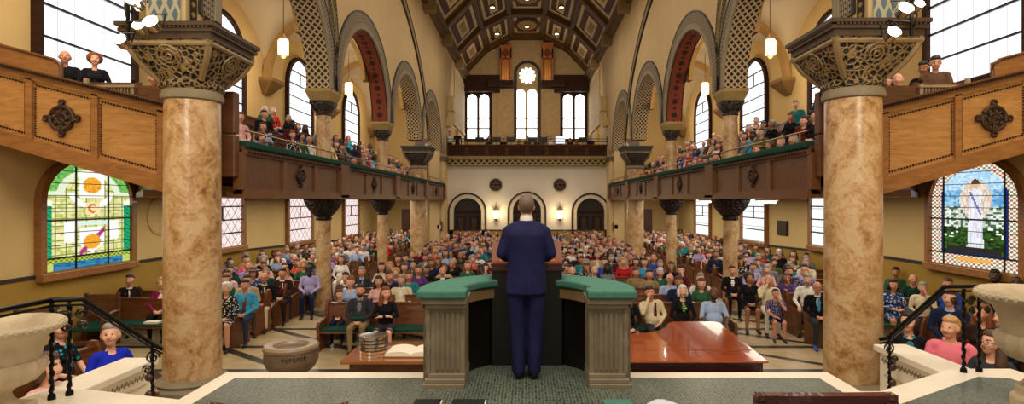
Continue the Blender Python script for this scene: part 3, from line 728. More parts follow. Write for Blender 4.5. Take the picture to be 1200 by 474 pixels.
for s in (-1, 1):
    g = empty('side_gallery', (s*XG, 21, 3.1), 'long wooden gallery with green topped panelled front along the %s arcade' % SIDE[s], 'gallery', kind='thing')
    def bx(m, xa, xb, *r): a, b = sorted((s*xa, s*xb)); m.box(a, b, *r)
    m = MB(); m.prism([(s*XG, 9.75), (s*6.75, 9.75), (s*XA, 13.45), (s*XA, 33.4), (s*XG, 33.4)], 'z', 3.08, 3.2)
    for k in range(4): m.prism([(s*(6.35+k*.85), max(9.75, (6.35+k*.85)/.7)), (s*XA, 13.5), (s*XA, 33.4), (s*(6.35+k*.85), 33.4)], 'z', GZ[k], GZ[k+1])
    m.build('raked_floor', walnut, g)
    m = MB(); bx(m, XG-.02, XG+.14, 9.7, 33.4, 3.12, 3.98); m.build('front_panelling', oak_d if 0 else walnut, g)
    m = MB(); bx(m, XG-.1, XG+.26, 9.7, 33.4, 3.06, 3.16); bx(m, XG-.07, XG+.1, 9.7, 33.4, 3.16, 3.22); bx(m, XG-.07, XG+.1, 9.7, 33.4, 3.82, 3.9)
    for a in range(4):
        y0, y1 = (9.7 if a == 0 else YC[a]), YC[a+1]
        bx(m, XG-.1, XG+.1, y1-.32, y1+.32, 3.1, 3.97); n = 3; y0 = y0+.32 if a else y0; y1 -= .32
        for q in range(n+1): yy = y0+(y1-y0)*q/n; bx(m, XG-.06, XG+.1, yy-.07, yy+.07, 3.2, 3.86)
    n0 = len(m.f)
    for k in range(int((33.3-9.8)/.12)): yy = 9.8+k*.12; bx(m, XG-.09, XG, yy, yy+.06, 3.84, 3.89)
    for q in range(n0, len(m.f)): m.m[q] = 1
    m.build('mouldings', [plain('gallery moulding oak', '#6B4424', .4), dkwood], g)
    for a in range(4):
        y0, y1 = (9.7 if a == 0 else YC[a]+.32), YC[a+1]-.32
        m = MB(); rosette(m, s*(XG-.02), (y0+y1)/2, 3.54, .2, -s); m.build('rosette', brz, g, smooth=True)
    m = MB(); bx(m, XG-.09, XG+.3, 9.8, 33.4, 3.94, 4.07); m.build('green_cushion', green, g, bevel=.03)
    m = MB(); m.tube([(s*(XG+.02), y, 4.26) for y in (9.9, 33.3)], .018, 6)
    for k in range(12): y = 10.2+k*2.05; m.tube([(s*(XG+.02), y, 4.0), (s*(XG+.02), y, 4.26)], .015, 6)
    m.build('guard_rail', brass, g)
    # benches of the gallery
    for row in range(4):
        for a in range(4):
            X = 5.95+row*.85; y0, y1 = (max(10.3, (X+.3)/.68) if a == 0 else YC[a]+.3), YC[a+1]-.35; zf = GZ[row]
            p = empty('gallery_pew', (s*X, (y0+y1)/2, zf), 'wooden pew in the %s gallery, %s row up, %s bay from the front' % (SIDE[s], ORD[row], ORD[a]), 'pew', 'pews of the side galleries', 'thing')
            m = MB(); bx(m, X-.2, X+.2, y0, y1, zf+.36, zf+.42); m.build('seat', pew_m, p)
            m = MB(); bx(m, X+.2, X+.25, y0, y1, zf+.0, zf+.84); bx(m, X+.17, X+.28, y0, y1, zf+.82, zf+.87); m.build('backrest', pew_m, p)
            for yy in (y0, y1): m = MB(); bx(m, X-.22, X+.24, yy-.03, yy+.03, zf, zf+.62); m.build('end_panel', pew_m, p)
    # tall wooden loudspeaker cabinet hung at the gallery's near end
    c = empty('speaker_cabinet', (s*5.1, 9.75, 3.4), 'tall red-brown wooden cabinet hung at the near end of the %s gallery' % SIDE[s], 'cabinet', kind='thing')
    m = MB(); bx(m, 5.0, 5.26, 9.48, 9.66, 3.42, 4.14); m.build('lower_case', walnut, c, bevel=.02)
    m = MB(); bx(m, 5.0, 5.26, 9.48, 9.66, 4.16, 4.88); m.build('upper_case', walnut, c, bevel=.02)
    # ------------- raked near gallery running outwards
    rgx = empty('raked_gallery', (s*5.5, 9.3, 3.2), 'sloping oak gallery front with cross rosette rising outwards on the %s' % SIDE[s], 'gallery', kind='thing')
    Y0 = 9.3
    x0, x1 = 5.5, 9.5
    def zt(x): return 4.48+.243*(x-5.5)
    def zb(x): return 3.02+.29*(x-5.5)
    def strip(m, xa, xb, fa, fb, ya, yb, mi=0):       # sheared board between fractions of the height
        def z(x, f): return zb(x)+(zt(x)-zb(x))*f
        V = [(s*x, y, z(x, f)) for y in (ya, yb) for x, f in ((xa, fa), (xb, fa), (xb, fb), (xa, fb))]
        m.add(V, [(0, 1, 2, 3), (4, 5, 6, 7), (0, 1, 5, 4), (1, 2, 6, 5), (2, 3, 7, 6), (3, 0, 4, 7)], mi)
    m = MB(); strip(m, x0, x1, .04, .95, Y0, Y0+.1); m.build('panelling', oak, rgx)
    m = MB(); strip(m, x0, x1, -.02, .12, Y0-.08, Y0+.12); strip(m, x0, x1, .12, .16, Y0-.04, Y0); strip(m, x0, x1, .9, .96, Y0-.05, Y0+.12)
    st = [5.62, 6.12, 7.22, 8.32, 9.42] if s < 0 else [5.35+.27, 5.98, 7.2, 8.4, 9.42]
    for a in st: strip(m, a-.055, a+.055, .1, .92, Y0-.05, Y0)
    tr = MB(); strip(tr, x0, x1, .96, 1.03, Y0-.1, Y0+.16)
    tr.build('top_rail', walnut, rgx)
    n0 = len(m.f); n = 90
    for k in range(n):
        x = x0+(x1-x0)*k/n; strip(m, x, x+.025, .975, 1.01, Y0-.12, Y0-.1)
    for a, b in zip(st[:-1], st[1:]):
        k = a+.08
        while k < b-.09:
            for f in (.2, .84): strip(m, k, k+.022, f, f+.022, Y0-.02, Y0)
            k += .05
        for k in range(22):
            for xx in (a+.075, b-.095): strip(m, xx, xx+.02, .22+k*.028, .22+k*.028+.014, Y0-.02, Y0)
    for q in range(n0, len(m.f)): m.m[q] = 1
    m.build('frame', [oak_d, dkwood], rgx)
    m = MB(); rosette(m, s*((st[2]+st[3])/2), Y0-.01, (zt(7.8)+zb(7.8))/2+.02, .25, 'y'); ro = m.build('rosette', brz, rgx, smooth=True)
    m = MB()
    V = [(s*x, y, zb(x)+dz) for x in (x0, x1) for y in (Y0+.1, 14.2) for dz in (0.05, .15)]
    m.add(V, [(0, 1, 3, 2), (4, 5, 7, 6), (0, 1, 5, 4), (2, 3, 7, 6), (0, 2, 6, 4), (1, 3, 7, 5)]); m.build('floor_slab', oak_d, rgx)
    # pews standing on it
    for (xa, zz, lab) in ((6.95, 4.62, 'low oak pew with spindled end panel on the %s sloping gallery'), (8.35, 5.0, 'high-backed wooden pew with rounded end on the %s sloping gallery')):
        p = empty('gallery_pew', (s*xa, 9.8, zz), lab % SIDE[s], 'pew', kind='thing')
        if xa < 7:
            m = MB(); bx(m, 5.95, 6.75, 9.5, 9.56, 4.5, 4.98); bx(m, 6.7, 7.7, 9.6, 9.66, 4.62, 5.06); m.build('seat_back', walnut, p)
            m = MB(); bx(m, 6.7, 6.76, 9.45, 9.51, 4.62, 5.0); bx(m, 7.5, 7.56, 9.45, 9.51, 4.62, 5.1); bx(m, 6.68, 7.58, 9.43, 9.53, 4.94, 4.98); 
            for k in range(13): bx(m, 6.8+k*.055, 6.82+k*.055, 9.46, 9.49, 4.72, 4.94)
            m.build('spindle_panel', plain('pale painted wood', '#9A8468', .6), p)
            m = MB(); m.ball((s*6.73, 9.48, 5.06), .04); m.build('finial', dkwood, p, smooth=True)
        else:
            m = MB(); a, b = s*8.2, s*9.45
            V = [(x, y, z) for y in (9.75, 9.82) for x, z in ((a, 4.85), (b, 5.2), (b, 5.78), (a, 5.45))]
            m.add(V, [(0, 1, 2, 3), (4, 5, 6, 7), (0, 1, 5, 4), (1, 2, 6, 5), (2, 3, 7, 6), (3, 0, 4, 7)]); m.build('backrest', oak_d, p)
            m = MB(); m.tube([(b, 9.74, 5.8), (s*8.3, 9.74, 5.49), (s*8.2, 9.74, 5.42), (s*8.17, 9.74, 5.3), (s*8.22, 9.74, 4.85)], .03, 6); m.build('edge_rail', walnut, p, smooth=True)
# ------------------------------------------------------------------ rear gallery furnishings
for s, px in ((-1, 597), (1, 645)):
    xc = ex(px); r = empty('organ_case', (xc, 45.5, ez(101)), 'carved oak organ case with a roundel and thin pipes, %s of the rose window' % SIDE[s], 'organ', kind='thing')
    w = 6.5/KE; m = MB(); m.box(xc-w, xc+w, 45.2, 45.9, ez(101), ez(99)); m.box(xc-w, xc+w, 45.2, 45.9, ez(71), ez(58 if s < 0 else 55))
    m.box(xc-w, xc-w+.1, 45.2, 45.9, ez(101), ez(60)); m.box(xc+w-.1, xc+w, 45.2, 45.9, ez(101), ez(60)); m.box(xc-w*1.12, xc+w*1.12, 45.15, 45.9, ez(58 if s < 0 else 55), ez(56 if s < 0 else 53)); m.build('case', plain('organ oak', '#B0642C', .5), r)
    m = MB(); rosette(m, xc, 45.18, ez(65.5), .33, 'y'); m.build('roundel', plain('organ ornament', '#7A3F1C', .5), r, smooth=True)
    for k in range(5):
        m = MB(); x = xc-w+.2+k*(2*w-.4)/4; m.lathe([(.03, ez(99)), (.09, ez(97)), (.09, ez(72))], (x, 45.35, 0), 10); m.build('pipe', plain('organ pipe metal', '#C98A4A', .35, .5), r, smooth=True)
for q, (a, b) in enumerate(((549, 590), (653, 693))): m = MB(); m.box(ex(a), ex(b), 45.3, 45.9, ez(109), ez(90)); tag(m.build('organ_screen', dkwood), 'dark wooden organ chamber screen, %s of the twin organ cases' % ('left', 'right')[q], 'screen', kind='thing')
for q, (a, b) in enumerate(((577, 606), (638, 665))): m = MB(); m.box(ex(a), ex(b), 44.7, 45.9, ez(104), ez(98)); tag(m.build('organ_beam', dkwood), 'dark wooden beam under the %s organ case' % ('left', 'right')[q], 'beam', kind='thing')
for s in (-1, 1):
    for k, (z, yy) in enumerate(((11.1, 36.5), (9.6, 36.0))):
        y = yy; x = s*5.0; zz = 3+((CY-(122, 140)[k])*y/F)
        b = MB(); b.mat = Matrix.Translation((x, y, zz)) @ Matrix.Rotation(-s*.3*k, 4, 'Y'); b.box(-.2, .2, -.25, .25, -.48, .48)
        r = empty('loudspeaker', (x, y, zz), '%s cream loudspeaker box on the %s wall near rear gallery' % (('upper', 'lower')[k], SIDE[s]), 'loudspeaker', kind='thing')
        b.build('cabinet', plain('cream speaker', '#C9AE6E', .6), r, bevel=.02)
        b = MB(); b.tube([(x, y, zz), (s*5.2, y, zz)], .04); b.build('bracket', iron, r)
# grilles, sconces and notice cases on the rear wall
for px, py in ((581, 217), (656, 217)):
    x, z = WX(px, YR), WZ(py, YR)
    r = empty('round_wall_grille', (x, YR, z), 'round dark pierced vent grille high on the rear wall, %s one' % ('left' if px < 600 else 'right'), 'grille', 'round grilles on the rear wall', 'thing')
    m = MB(); m.mat = Matrix.Translation((x, YR-.03, z)) @ Matrix.Rotation(PI/2, 4, 'X'); m.lathe([(.38, 0), (.38, .03)], (0, 0, 0), 28); m.build('backing', dkwood, r)
    m = MB(); rr = .17
    for q in range(7):
        c = (0, 0) if q == 6 else (.23*math.cos(q*PI/3), .23*math.sin(q*PI/3)); m.tube([(x+c[0]+.11*math.cos(t*PI/6), YR-.08, z+c[1]+.11*math.sin(t*PI/6)) for t in range(12)], .018, 5, closed=True)
    m.tube([(x+.38*math.cos(t*PI/14), YR-.07, z+.38*math.sin(t*PI/14)) for t in range(28)], .035, 6, closed=True); m.build('tracery', plain('grille bronze', '#6E5A44', .5, .3), r)
for px in (581.5, 656):
    x, z = WX(px, YR), WZ(251, YR)
    r = empty('wall_sconce', (x, YR-.2, z), 'glowing brass wall sconce %s of the central rear door' % ('left' if px < 600 else 'right'), 'wall lamp', 'sconces on the rear wall', 'thing')
    m = MB(); m.lathe([(.11, -.28), (.14, -.2), (.14, .22), (.1, .28)], (x, YR-.2, z), 16); m.build('glass_shade', lampg, r, smooth=True)
    m = MB(); m.lathe([(.03, -.45), (.12, -.28)], (x, YR-.2, z), 12); m.lathe([(.16, .22), (.1, .34), (.02, .5)], (x, YR-.2, z), 12); m.box(x-.03, x+.03, YR-.2, YR, z+.2, z+.25)
    for q in (-1, 1): m.tube([(x+q*.14, YR-.2, z+.24), (x+q*.16, YR-.2, z+.42)], .015, 5)
    m.build('bracket', brass, r)
    L = bpy.data.lights.new('sconce', 'POINT'); L.energy = 45; L.color = (1, .75, .45); L.shadow_soft_size = .15; lo = bpy.data.objects.new('sconce_light', L); lo.location = (x, YR-.5, z+.1); col.objects.link(lo)
for px in (514.5, 722):
    x, z = WX(px, 33.1), WZ(265, 33.1); Y = 33.15
    r = empty('notice_case', (x, Y, z), 'small round-topped wooden notice case with white sheet, %s rear pier' % ('left' if px < 600 else 'right'), 'notice board', 'notice cases on the rear piers', 'thing')
    m = MB(); P = [(x-.2, z-.3), (x+.2, z-.3)]+[(x+.2*math.cos(PI*q/8), z+.12+.2*math.sin(PI*q/8)) for q in range(9)]; m.prism(P, 'y', Y-.06, Y); m.build('case', plain('case wood', '#5A2A16', .5), r)
    m = MB(); m.box(x-.1, x+.1, Y-.07, Y-.06, z-.18, z+.06); m.build('notice_sheet', paper, r)
r = empty('wall_plaque', (XA, 15.05, 2.5), 'dark bronze rectangular plaque on the right aisle wall between windows', 'plaque', kind='thing')
m = MB(); Y = 650*XA/(918-CX); m.box(XA-.05, XA, Y-.42, Y+.42, WZ(276, Y), WZ(259, Y)); m.build('plate', plain('plaque bronze', '#2A1C12', .5, .4), r)
m = MB(); m.box(XA-.07, XA-.05, Y-.37, Y+.37, WZ(275, Y), WZ(260, Y)); m.build('inset', plain('plaque field', '#3A2618', .6, .3), r)
r = empty('round_wall_plaque', (-XA, 14.6, 2.6), 'round tan relief plaque on the left wall half hidden by the near column', 'plaque', kind='thing')
m = MB(); m.mat = Matrix.Translation((-XA, 14.35, 2.62)) @ Matrix.Rotation(PI/2, 4, 'Y'); m.lathe([(.5, .0), (.5, .03), (.44, .05), (.42, .03)], (0, 0, 0), 32); m.build('disc', wall2_m, r, smooth=True)
# pendants
def pendant(s, y, k):
    x = s*7.9; z = 8.0
    r = empty('pendant_lantern', (x, y, z), 'glowing frosted cylinder lantern on a long cord, %s aisle, %s from the front' % (SIDE[s], ORD[k]), 'pendant lamp', 'hanging aisle lanterns', 'thing')
    m = MB(); m.lathe([(.13, -.28), (.165, -.22), (.165, .2), (.12, .27)], (x, y, z), 20); m.build('glass', lampg, r, smooth=True)
    m = MB(); m.lathe([(.13, .25), (.14, .29), (.06, .36), (.03, .44)], (x, y, z), 16); m.lathe([(.05, -.36), (.14, -.27)], (x, y, z), 16); 
    for q in range(6): t = q*PI/3; m.tube([(x+.17*math.cos(t), y+.17*math.sin(t), z-.27), (x+.17*math.cos(t), y+.17*math.sin(t), z+.27)], .008, 4)
    m.build('brass_frame', brass, r, smooth=True)
    m = MB(); m.tube([(x, y, z+.4), (x, y, 9.55)], .012, 5); m.build('cord', dark_m, r)
    L = bpy.data.lights.new('lantern', 'POINT'); L.energy = 110; L.color = (1, .86, .66); L.shadow_soft_size = .3; lo = bpy.data.objects.new('lantern_light', L); lo.location = (x, y, z-.6); col.objects.link(lo)
for s in (-1, 1):
    for k, y in enumerate((18.0, 24.6, 30.6)): pendant(s, y, k)
# stage spotlights near the big capitals
def spots(s, lst):
    for i, (px, py, Y, rr, lab) in enumerate(lst):
        x, z = WX(px, Y), WZ(py, Y)
        r = empty('stage_spotlight', (x, Y, z), lab, 'spotlight', 'spotlights on the %s lighting bar' % SIDE[s], 'thing')
        M_ = Matrix.Translation((x, Y, z)) @ Matrix.Rotation(PI/2-.5, 4, 'X') @ Matrix.Rotation(-s*.3, 4, 'Z')
        m = MB(); m.mat = M_; m.lathe([(rr*.5, -.15), (rr*.85, -.11), (rr, 0), (rr*1.08, .02)], (0, 0, 0), 18, caps=False); m.build('housing', silver, r, smooth=True)
        m = MB(); m.mat = M_; m.ball((0, 0, .0), (rr*.85, rr*.85, rr*.35), 14); m.build('lens', hotlamp, r, smooth=True)
        m = MB(); m.tube([(x-rr, Y+.1, z), (x-rr, Y+.15, z+rr*1.6), (x+rr, Y+.15, z+rr*1.6), (x+rr, Y+.1, z)], .012, 5); m.build('yoke', iron, r)
spots(-1, [(141, 47, 7.6, .085, 'lowest chrome spotlight left of the big left capital'), (163, 30, 7.8, .085, 'chrome spotlight left of a twin just above the left capital'), (177, 26, 7.6, .1, 'chrome spotlight nearest the left mosaic panel'), (158, 0, 7.5, .1, 'topmost chrome spotlight on the left lighting bar')])
spots(1, [(1047, 38, 7.6, .09, 'lower chrome spotlight above the right capital'), (1061, 10, 7.6, .1, 'larger upper spotlight above the right capital'), (1077, 5, 7.7, .07, 'small upper spotlight beside the bright right window')])
for s, px in ((-1, 150), (1, 1068)):
    x = WX(px, 7.9)
    r = empty('lighting_bar', (x, 7.9, 6.2), 'slim dark lighting pole with cables carrying the %s spotlights' % SIDE[s], 'lighting bar', kind='thing')
    m = MB(); m.tube([(x, 7.9, WZ(48 if s < 0 else 42, 7.9)), (x, 7.9, 8.5)], .025, 8); m.tube([(x-s*.0, 7.9, WZ(26, 7.9)), (x-s*.45, 7.7, WZ(30, 7.9))], .02, 6); m.tube([(x, 7.9, 8.4), (XI*s, 8.6, 8.4)], .025, 6); m.build('pole', iron, r)
    m = MB(); m.tube([(x+.03*math.sin(q), 7.86+.04*math.cos(q*1.3), WZ(40, 7.9)+q*.12) for q in range(18)], .014, 5); m.build('cable', black_m, r, smooth=True)
# tubes under the galleries
for s, lst in ((-1, [(17.5, 0)]), (1, [(14.6, 0), (19.6, 1)])):
    for y, k in lst:
        r = empty('tube_light', (s*6.3, y, 3.02), 'small fluorescent tube under the %s gallery%s' % (SIDE[s], ', %s one' % ORD[k]), 'tube light', kind='thing')
        m = MB(); x = s*6.3; m.box(x-.05, x+.05, y-.6, y+.6, 3.0, 3.06); m.build('housing', paper, r); m = MB(); m.tube([(x, y-.55, 2.97), (x, y+.55, 2.97)], .025, 8); m.build('tube', tube_m, r)
# ------------------------------------------------------------------ chancel platform
ZP = 1.3
plat = [(-6.5, -1), (6.5, -1), (6.5, 4.6), (4.95, 4.9), (4.9, 5.62), (4.3, 5.62), (2.98, 4.85), (2.98, 5.5), (-2.98, 5.5), (-2.98, 4.75), (-3.95, 5.0), (-4.3, 5.0), (-4.4, 4.6), (-6.5, 4.2)]
m = MB(); m.prism(plat, 'z', 0, ZP, 0); struct(m.build('floor_platform', marb))
m = MB()
m.prism([(-2.8, -1), (2.8, -1), (2.8, 5.32), (-2.8, 5.32)], 'z', ZP-.01, ZP+.004)
m.prism([(3.1, -1), (6, -1), (6, 4.4), (4.7, 4.75), (4.62, 5.3), (4.35, 5.35), (3.1, 4.62)], 'z', ZP-.01, ZP+.004)
struct(m.build('floor_mosaic', tile_m))
for s in (-1, 1):
    m = MB(); Y0 = 4.85 if s < 0 else 5.2
    for k in range(7):
        a, b = sorted((s*3.0, s*4.3)); m.box(a, b, Y0+k*.26, Y0+(k+1)*.26+.02, 0, ZP-.18*(k+1) if k < 6 else .05)
    o = m.build('chancel_stairs', marb); tag(o, 'white marble steps down from the platform behind the %s cheek wall' % SIDE[s], 'stairs', kind='thing')
    ya, yb = (4.75, 6.5) if s < 0 else (5.35, 6.85); X = 4.4 if s < 0 else 4.36; zc = 1.15 if s < 0 else 1.22
    r = empty('cheek_wall', (s*X, ya, 0), 'cream marble cheek wall beside the %s chancel stairs' % SIDE[s], 'low wall', kind='thing')
    a, b = sorted((s*X, s*(X+.3))); m = MB(); m.box(a, b, ya, yb, 0, zc-.07); m.build('wall_body', marb, r)
    a, b = sorted((s*(X-.05), s*(X+.36))); m = MB(); m.box(a, b, ya-.02, yb+.06, zc-.08, zc); m.build('coping', marb, r, bevel=.012)
    m = MB(); a, b = sorted((s*(X-.008), s*X))
    for k in range(48): y = ya+.06+k*(yb-ya-.1)/48; m.box(a, b, y, y+.018, zc-.2+.02*(k % 2), zc-.16+.02*(k % 2))
    m.build('greek_key_border', plain('carved shadow', '#8A7C62', .8), r)
    m = MB(); a, b = sorted((s*(X-.012), s*X)); m.box(a, b, ya+.1, yb-.1, .88, .895); m.box(a, b, yb-.55, yb-.53, .2, .88); m.build('panel_lines', plain('panel joint', '#B8AA8C', .8), r)
    # urn on a plinth
    cx, cy, z0, sc = ((-4.12, 4.32, 1.3, 1.0) if s < 0 else (3.62, 3.86, 1.62, .96))
    r = empty('garden_urn', (cx, cy, z0), 'large carved stone urn with gadrooned bowl on the %s end of the platform' % SIDE[s], 'urn', kind='thing')
    m = MB(); m.box(cx-.17, cx+.17, cy-.17, cy+.17, ZP, z0+.1) if s < 0 else m.lathe([(.2, ZP-z0), (.2, .0), (.17, .02), (.17, .08)], (cx, cy, z0), 28); m.build('plinth', urn_m, r, bevel=.01)
    P = [(.14, .1), (.09, .16), (.08, .2), (.12, .24), (.22, .3), (.27, .38), (.28, .46)]
    m = MB(); m.lathe([(a*sc, b) for a, b in P[:4]], (cx, cy, z0), 32); m.build('foot', urn_m, r, smooth=True)
    m = MB(); m.lathe([(a*sc, b) for a, b in [(.12, .24), (.22, .28), (.28, .35), (.29, .42), (.27, .45)]], (cx, cy, z0), 64, ribs=16, rd=.055); m.build('gadrooned_bowl', urn_m, r, smooth=True)
    m = MB(); m.lathe([(a*sc, b) for a, b in [(.26, .45), (.275, .55), (.31, .63), (.38, .67), (.41, .69), (.42, .72), (.4, .75), (.36, .74), (.31, .69), (.27, .6), (.05, .56)]], (cx, cy, z0), 48, caps=False, ribs=24, rd=.006); m.build('rim', urn_m, r, smooth=True)
    m = MB()
    for k in range(44): t = 2*PI*k/44; m.ball((cx+.405*sc*math.cos(t), cy+.405*sc*math.sin(t), z0+.715), (.022, .022, .026), 6)
    m.build('egg_moulding', urn_m, r, smooth=True)
# railings
def railing(s, pts, posts, endp, lab):
    r = empty('iron_railing', (posts[0][0], posts[0][1], ZP), lab, 'railing', kind='thing')
    m = MB(); m.tube(pts, .022, 8); m.tube([(a, b, c-.05) for a, b, c in pts], .012, 6); m.build('handrail', iron, r, smooth=True)
    for (x, y, z0, z1) in posts+[endp]:
        m = MB(); n = 40; path = []
        for q in range(n+1): path.append((x+.004*math.cos(q*1.25), y+.004*math.sin(q*1.25), z0+(z1-z0)*q/n))
        m.tube(path, [.017+.005*math.sin(q*1.9) for q in range(n+1)], 8); m.lathe([(.03, 0), (.03, .03), (.02, .05)], (x, y, z0), 12)
        m.build('twisted_post', iron, r, smooth=True)
    m = MB()
    def scroll(c, R, sg, ax):
        P = []
        for q in range(26):
            t = q*.42; rr = R*(1-q/30); P.append((c[0]+ax[0]*rr*math.cos(t)*sg, c[1]+ax[1]*rr*math.cos(t)*sg, c[2]+rr*math.sin(t)))
        m = MB(); m.tube(P, .011, 5); m.build('scroll', plain('bright wrought iron', '#4A4640', .3, .9, var=0), r, smooth=True)
    x, y, z0, z1 = endp
    scroll((x, y, z1-.12), .07, -s, (1, .2)); scroll((x-s*-.05, y, z1-.25), .05, s, (1, .2)); 
    for (a, b, c, d) in posts: scroll((a+.09, b+.02, d-.12), .05, 1, (1, .3)); scroll((a+.1, b+.02, d-.22), .04, -1, (1, .3)); scroll((a-.09, b, d-.13), .045, -1, (1, .3))
    for q in range(2): 
        m = MB(); m.ball((x+.03*s, y, z1-.33-q*.18), .045, 10); m.build('knob', plain('wood knob', '#3A2014', .4), r, smooth=True)
railing(-1, [(-6.0, 4.0, 2.15), (-4.1, 4.32, 2.15), (-4.08, 4.76, 2.15), (-3.86, 4.82, 2.15), (-3.97, 5.9, 1.47), (-3.95, 6.0, 1.4)], [(-4.07, 4.75, ZP, 2.13), (-4.0, 4.85, ZP, 2.13)], (-3.97, 5.88, .55, 1.46), 'black wrought iron railing with twisted posts beside the left urn')
railing(1, [(6.2, 4.9, 2.15), (4.76, 5.31, 2.15), (4.5, 5.56, 2.15), (4.14, 5.5, 2.15), (4.16, 6.4, 1.42), (4.14, 6.5, 1.38)], [(4.5, 5.52, ZP, 2.13), (4.33, 5.5, ZP, 2.13)], (4.17, 6.38, .72, 1.42), 'black wrought iron railing with twisted posts beside the right urn')
# pulpit
pu = empty('pulpit', (0, 5.2, ZP), 'curved stone and wood pulpit enclosure with green cushioned top around the preacher', 'pulpit', kind='thing')
def ring(m, r0, r1, z0, z1, a0=0, a1=PI, n=36, cy=5.2, sy=1.0, mi=0):
    for q in range(n):
        t0, t1 = a0+(a1-a0)*q/n, a0+(a1-a0)*(q+1)/n
        V = [(r*math.cos(t), cy+sy*r*math.sin(t), z) for z in (z0, z1) for r, t in ((r0, t0), (r0, t1), (r1, t1), (r1, t0))]
        F_ = [(0, 1, 2, 3), (4, 5, 6, 7), (0, 1, 5, 4), (3, 2, 6, 7)]
        if q == 0: F_.append((0, 3, 7, 4))
        if q == n-1: F_.append((1, 2, 6, 5))
        m.add(V, F_, mi)
m = MB(); ring(m, .9, .97, ZP, 2.08); m.build('outer_wall', stone, pu)
m = MB(); m.prism([(1.0*math.cos(PI*q/24), 5.2+1.0*math.sin(PI*q/24)) for q in range(25)]+[(-1.0, 5.15), (1.0, 5.15)], 'z', .0, ZP+.003); m.build('pulpit_floor', tile_m, pu)
m = MB(); ring(m, .66, .72, ZP, 2.02); m.build('inner_wood_lining', plain('near black lining', '#120C0A', .4), pu)
m = MB(); ring(m, .62, .99, 2.0, 2.1); m.build('top_ledge', plain('pale ledge wood', '#8A6E48', .5), pu)
for s in (-1, 1):
    m = MB(); a, b = sorted((s*.57, s*.88)); m.box(a, b, 5.08, 5.42, ZP+.1, 2.03); pd = m.build('pedestal', stone, pu)
    m = MB()
    for k in range(5): x = s*(.63+k*.047); m.tube([(x, 5.075, ZP+.16), (x, 5.075, 1.98)], .013, 6)
    m.build('fluting', stone, pd, smooth=True)
    m = MB()
    for dz, e in ((0, .07), (.04, .05), (.08, .025)): a, b = sorted((s*(.57-.005), s*(.88+e))); m.box(a, b, 5.08-e, 5.45, ZP+dz, ZP+dz+.04)
    m.build('plinth_moulding', stone, pu, bevel=.006)
    m = MB(); a, b = sorted((s*.555, s*.93)); m.box(a, b, 5.04, 5.45, 2.02, 2.06); a, b = sorted((s*.55, s*.96)); m.box(a, b, 5.02, 5.45, 2.06, 2.11); m.build('capital_moulding', stone, pu, bevel=.008)
    m = MB(); x = s*.905; pr = [(.02, .1), (.03, .13), (.02, .17), (.03, .25), (.02, .33), (.034, .4), (.02, .46), (.026, .55), (.034, .6), (.028, .66), (.03, .72)]
    m.lathe(pr, (x, 5.09, ZP), 12); m.build('colonnette', stone, pu, smooth=True)
m = MB(); ring(m, .60, 1.02, 2.11, 2.19, 0, PI); 
for s in (-1, 1): a, b = sorted((s*.55, s*1.0)); m.box(a, b, 5.0, 5.22, 2.11, 2.19)
m.build('green_cushion', teal, pu, bevel=.02)
# lectern desk
le = empty('lectern', (0, 5.85, ZP), 'dark mahogany preaching desk set in the front of the pulpit', 'lectern', kind='thing')
m = MB(); m.box(-.36, .36, 5.72, 6.1, ZP, 2.28); m.build('body', plain('near black lining', '#120C0A'), le)
m = MB(); m.box(-.39, .39, 5.7, 6.14, 2.28, 2.32); m.box(-.37, .37, 5.72, 6.12, 2.32, 2.36)
m.build('moulding', plain('dark mahogany moulding', '#3E1A10', .3), le, bevel=.006)
m = MB(); m.add([(-.34, 5.74, 2.36), (.34, 5.74, 2.36), (.34, 6.1, 2.36), (-.34, 6.1, 2.36), (-.34, 5.74, 2.38), (.34, 5.74, 2.38), (.34, 6.1, 2.46), (-.34, 6.1, 2.46)], [(0, 1, 2, 3), (4, 5, 6, 7), (0, 1, 5, 4), (1, 2, 6, 5), (2, 3, 7, 6), (3, 0, 4, 7)]); m.build('sloping_top', mahog, le)
for s in (-1, 1):
    m = MB(); a, b = sorted((s*.3, s*.37)); m.add([(x, y, z) for x in (a, b) for y, z in ((5.78, 2.36), (6.1, 2.36), (6.08, 2.56), (5.86, 2.48))], [(0, 1, 2, 3), (4, 5, 6, 7), (0, 1, 5, 4), (1, 2, 6, 5), (2, 3, 7, 6), (3, 0, 4, 7)]); m.build('side_bracket', plain('lectern bracket', '#6E3A1C', .6), le)
m = MB(); m.box(.18, .29, 5.95, 6.05, 2.44, 2.53); tag(m.build('green_folder', plain('bright green cover', '#3FA04E', .6)), 'bright green folder standing on the preaching desk right of the preacher', 'folder', kind='thing')
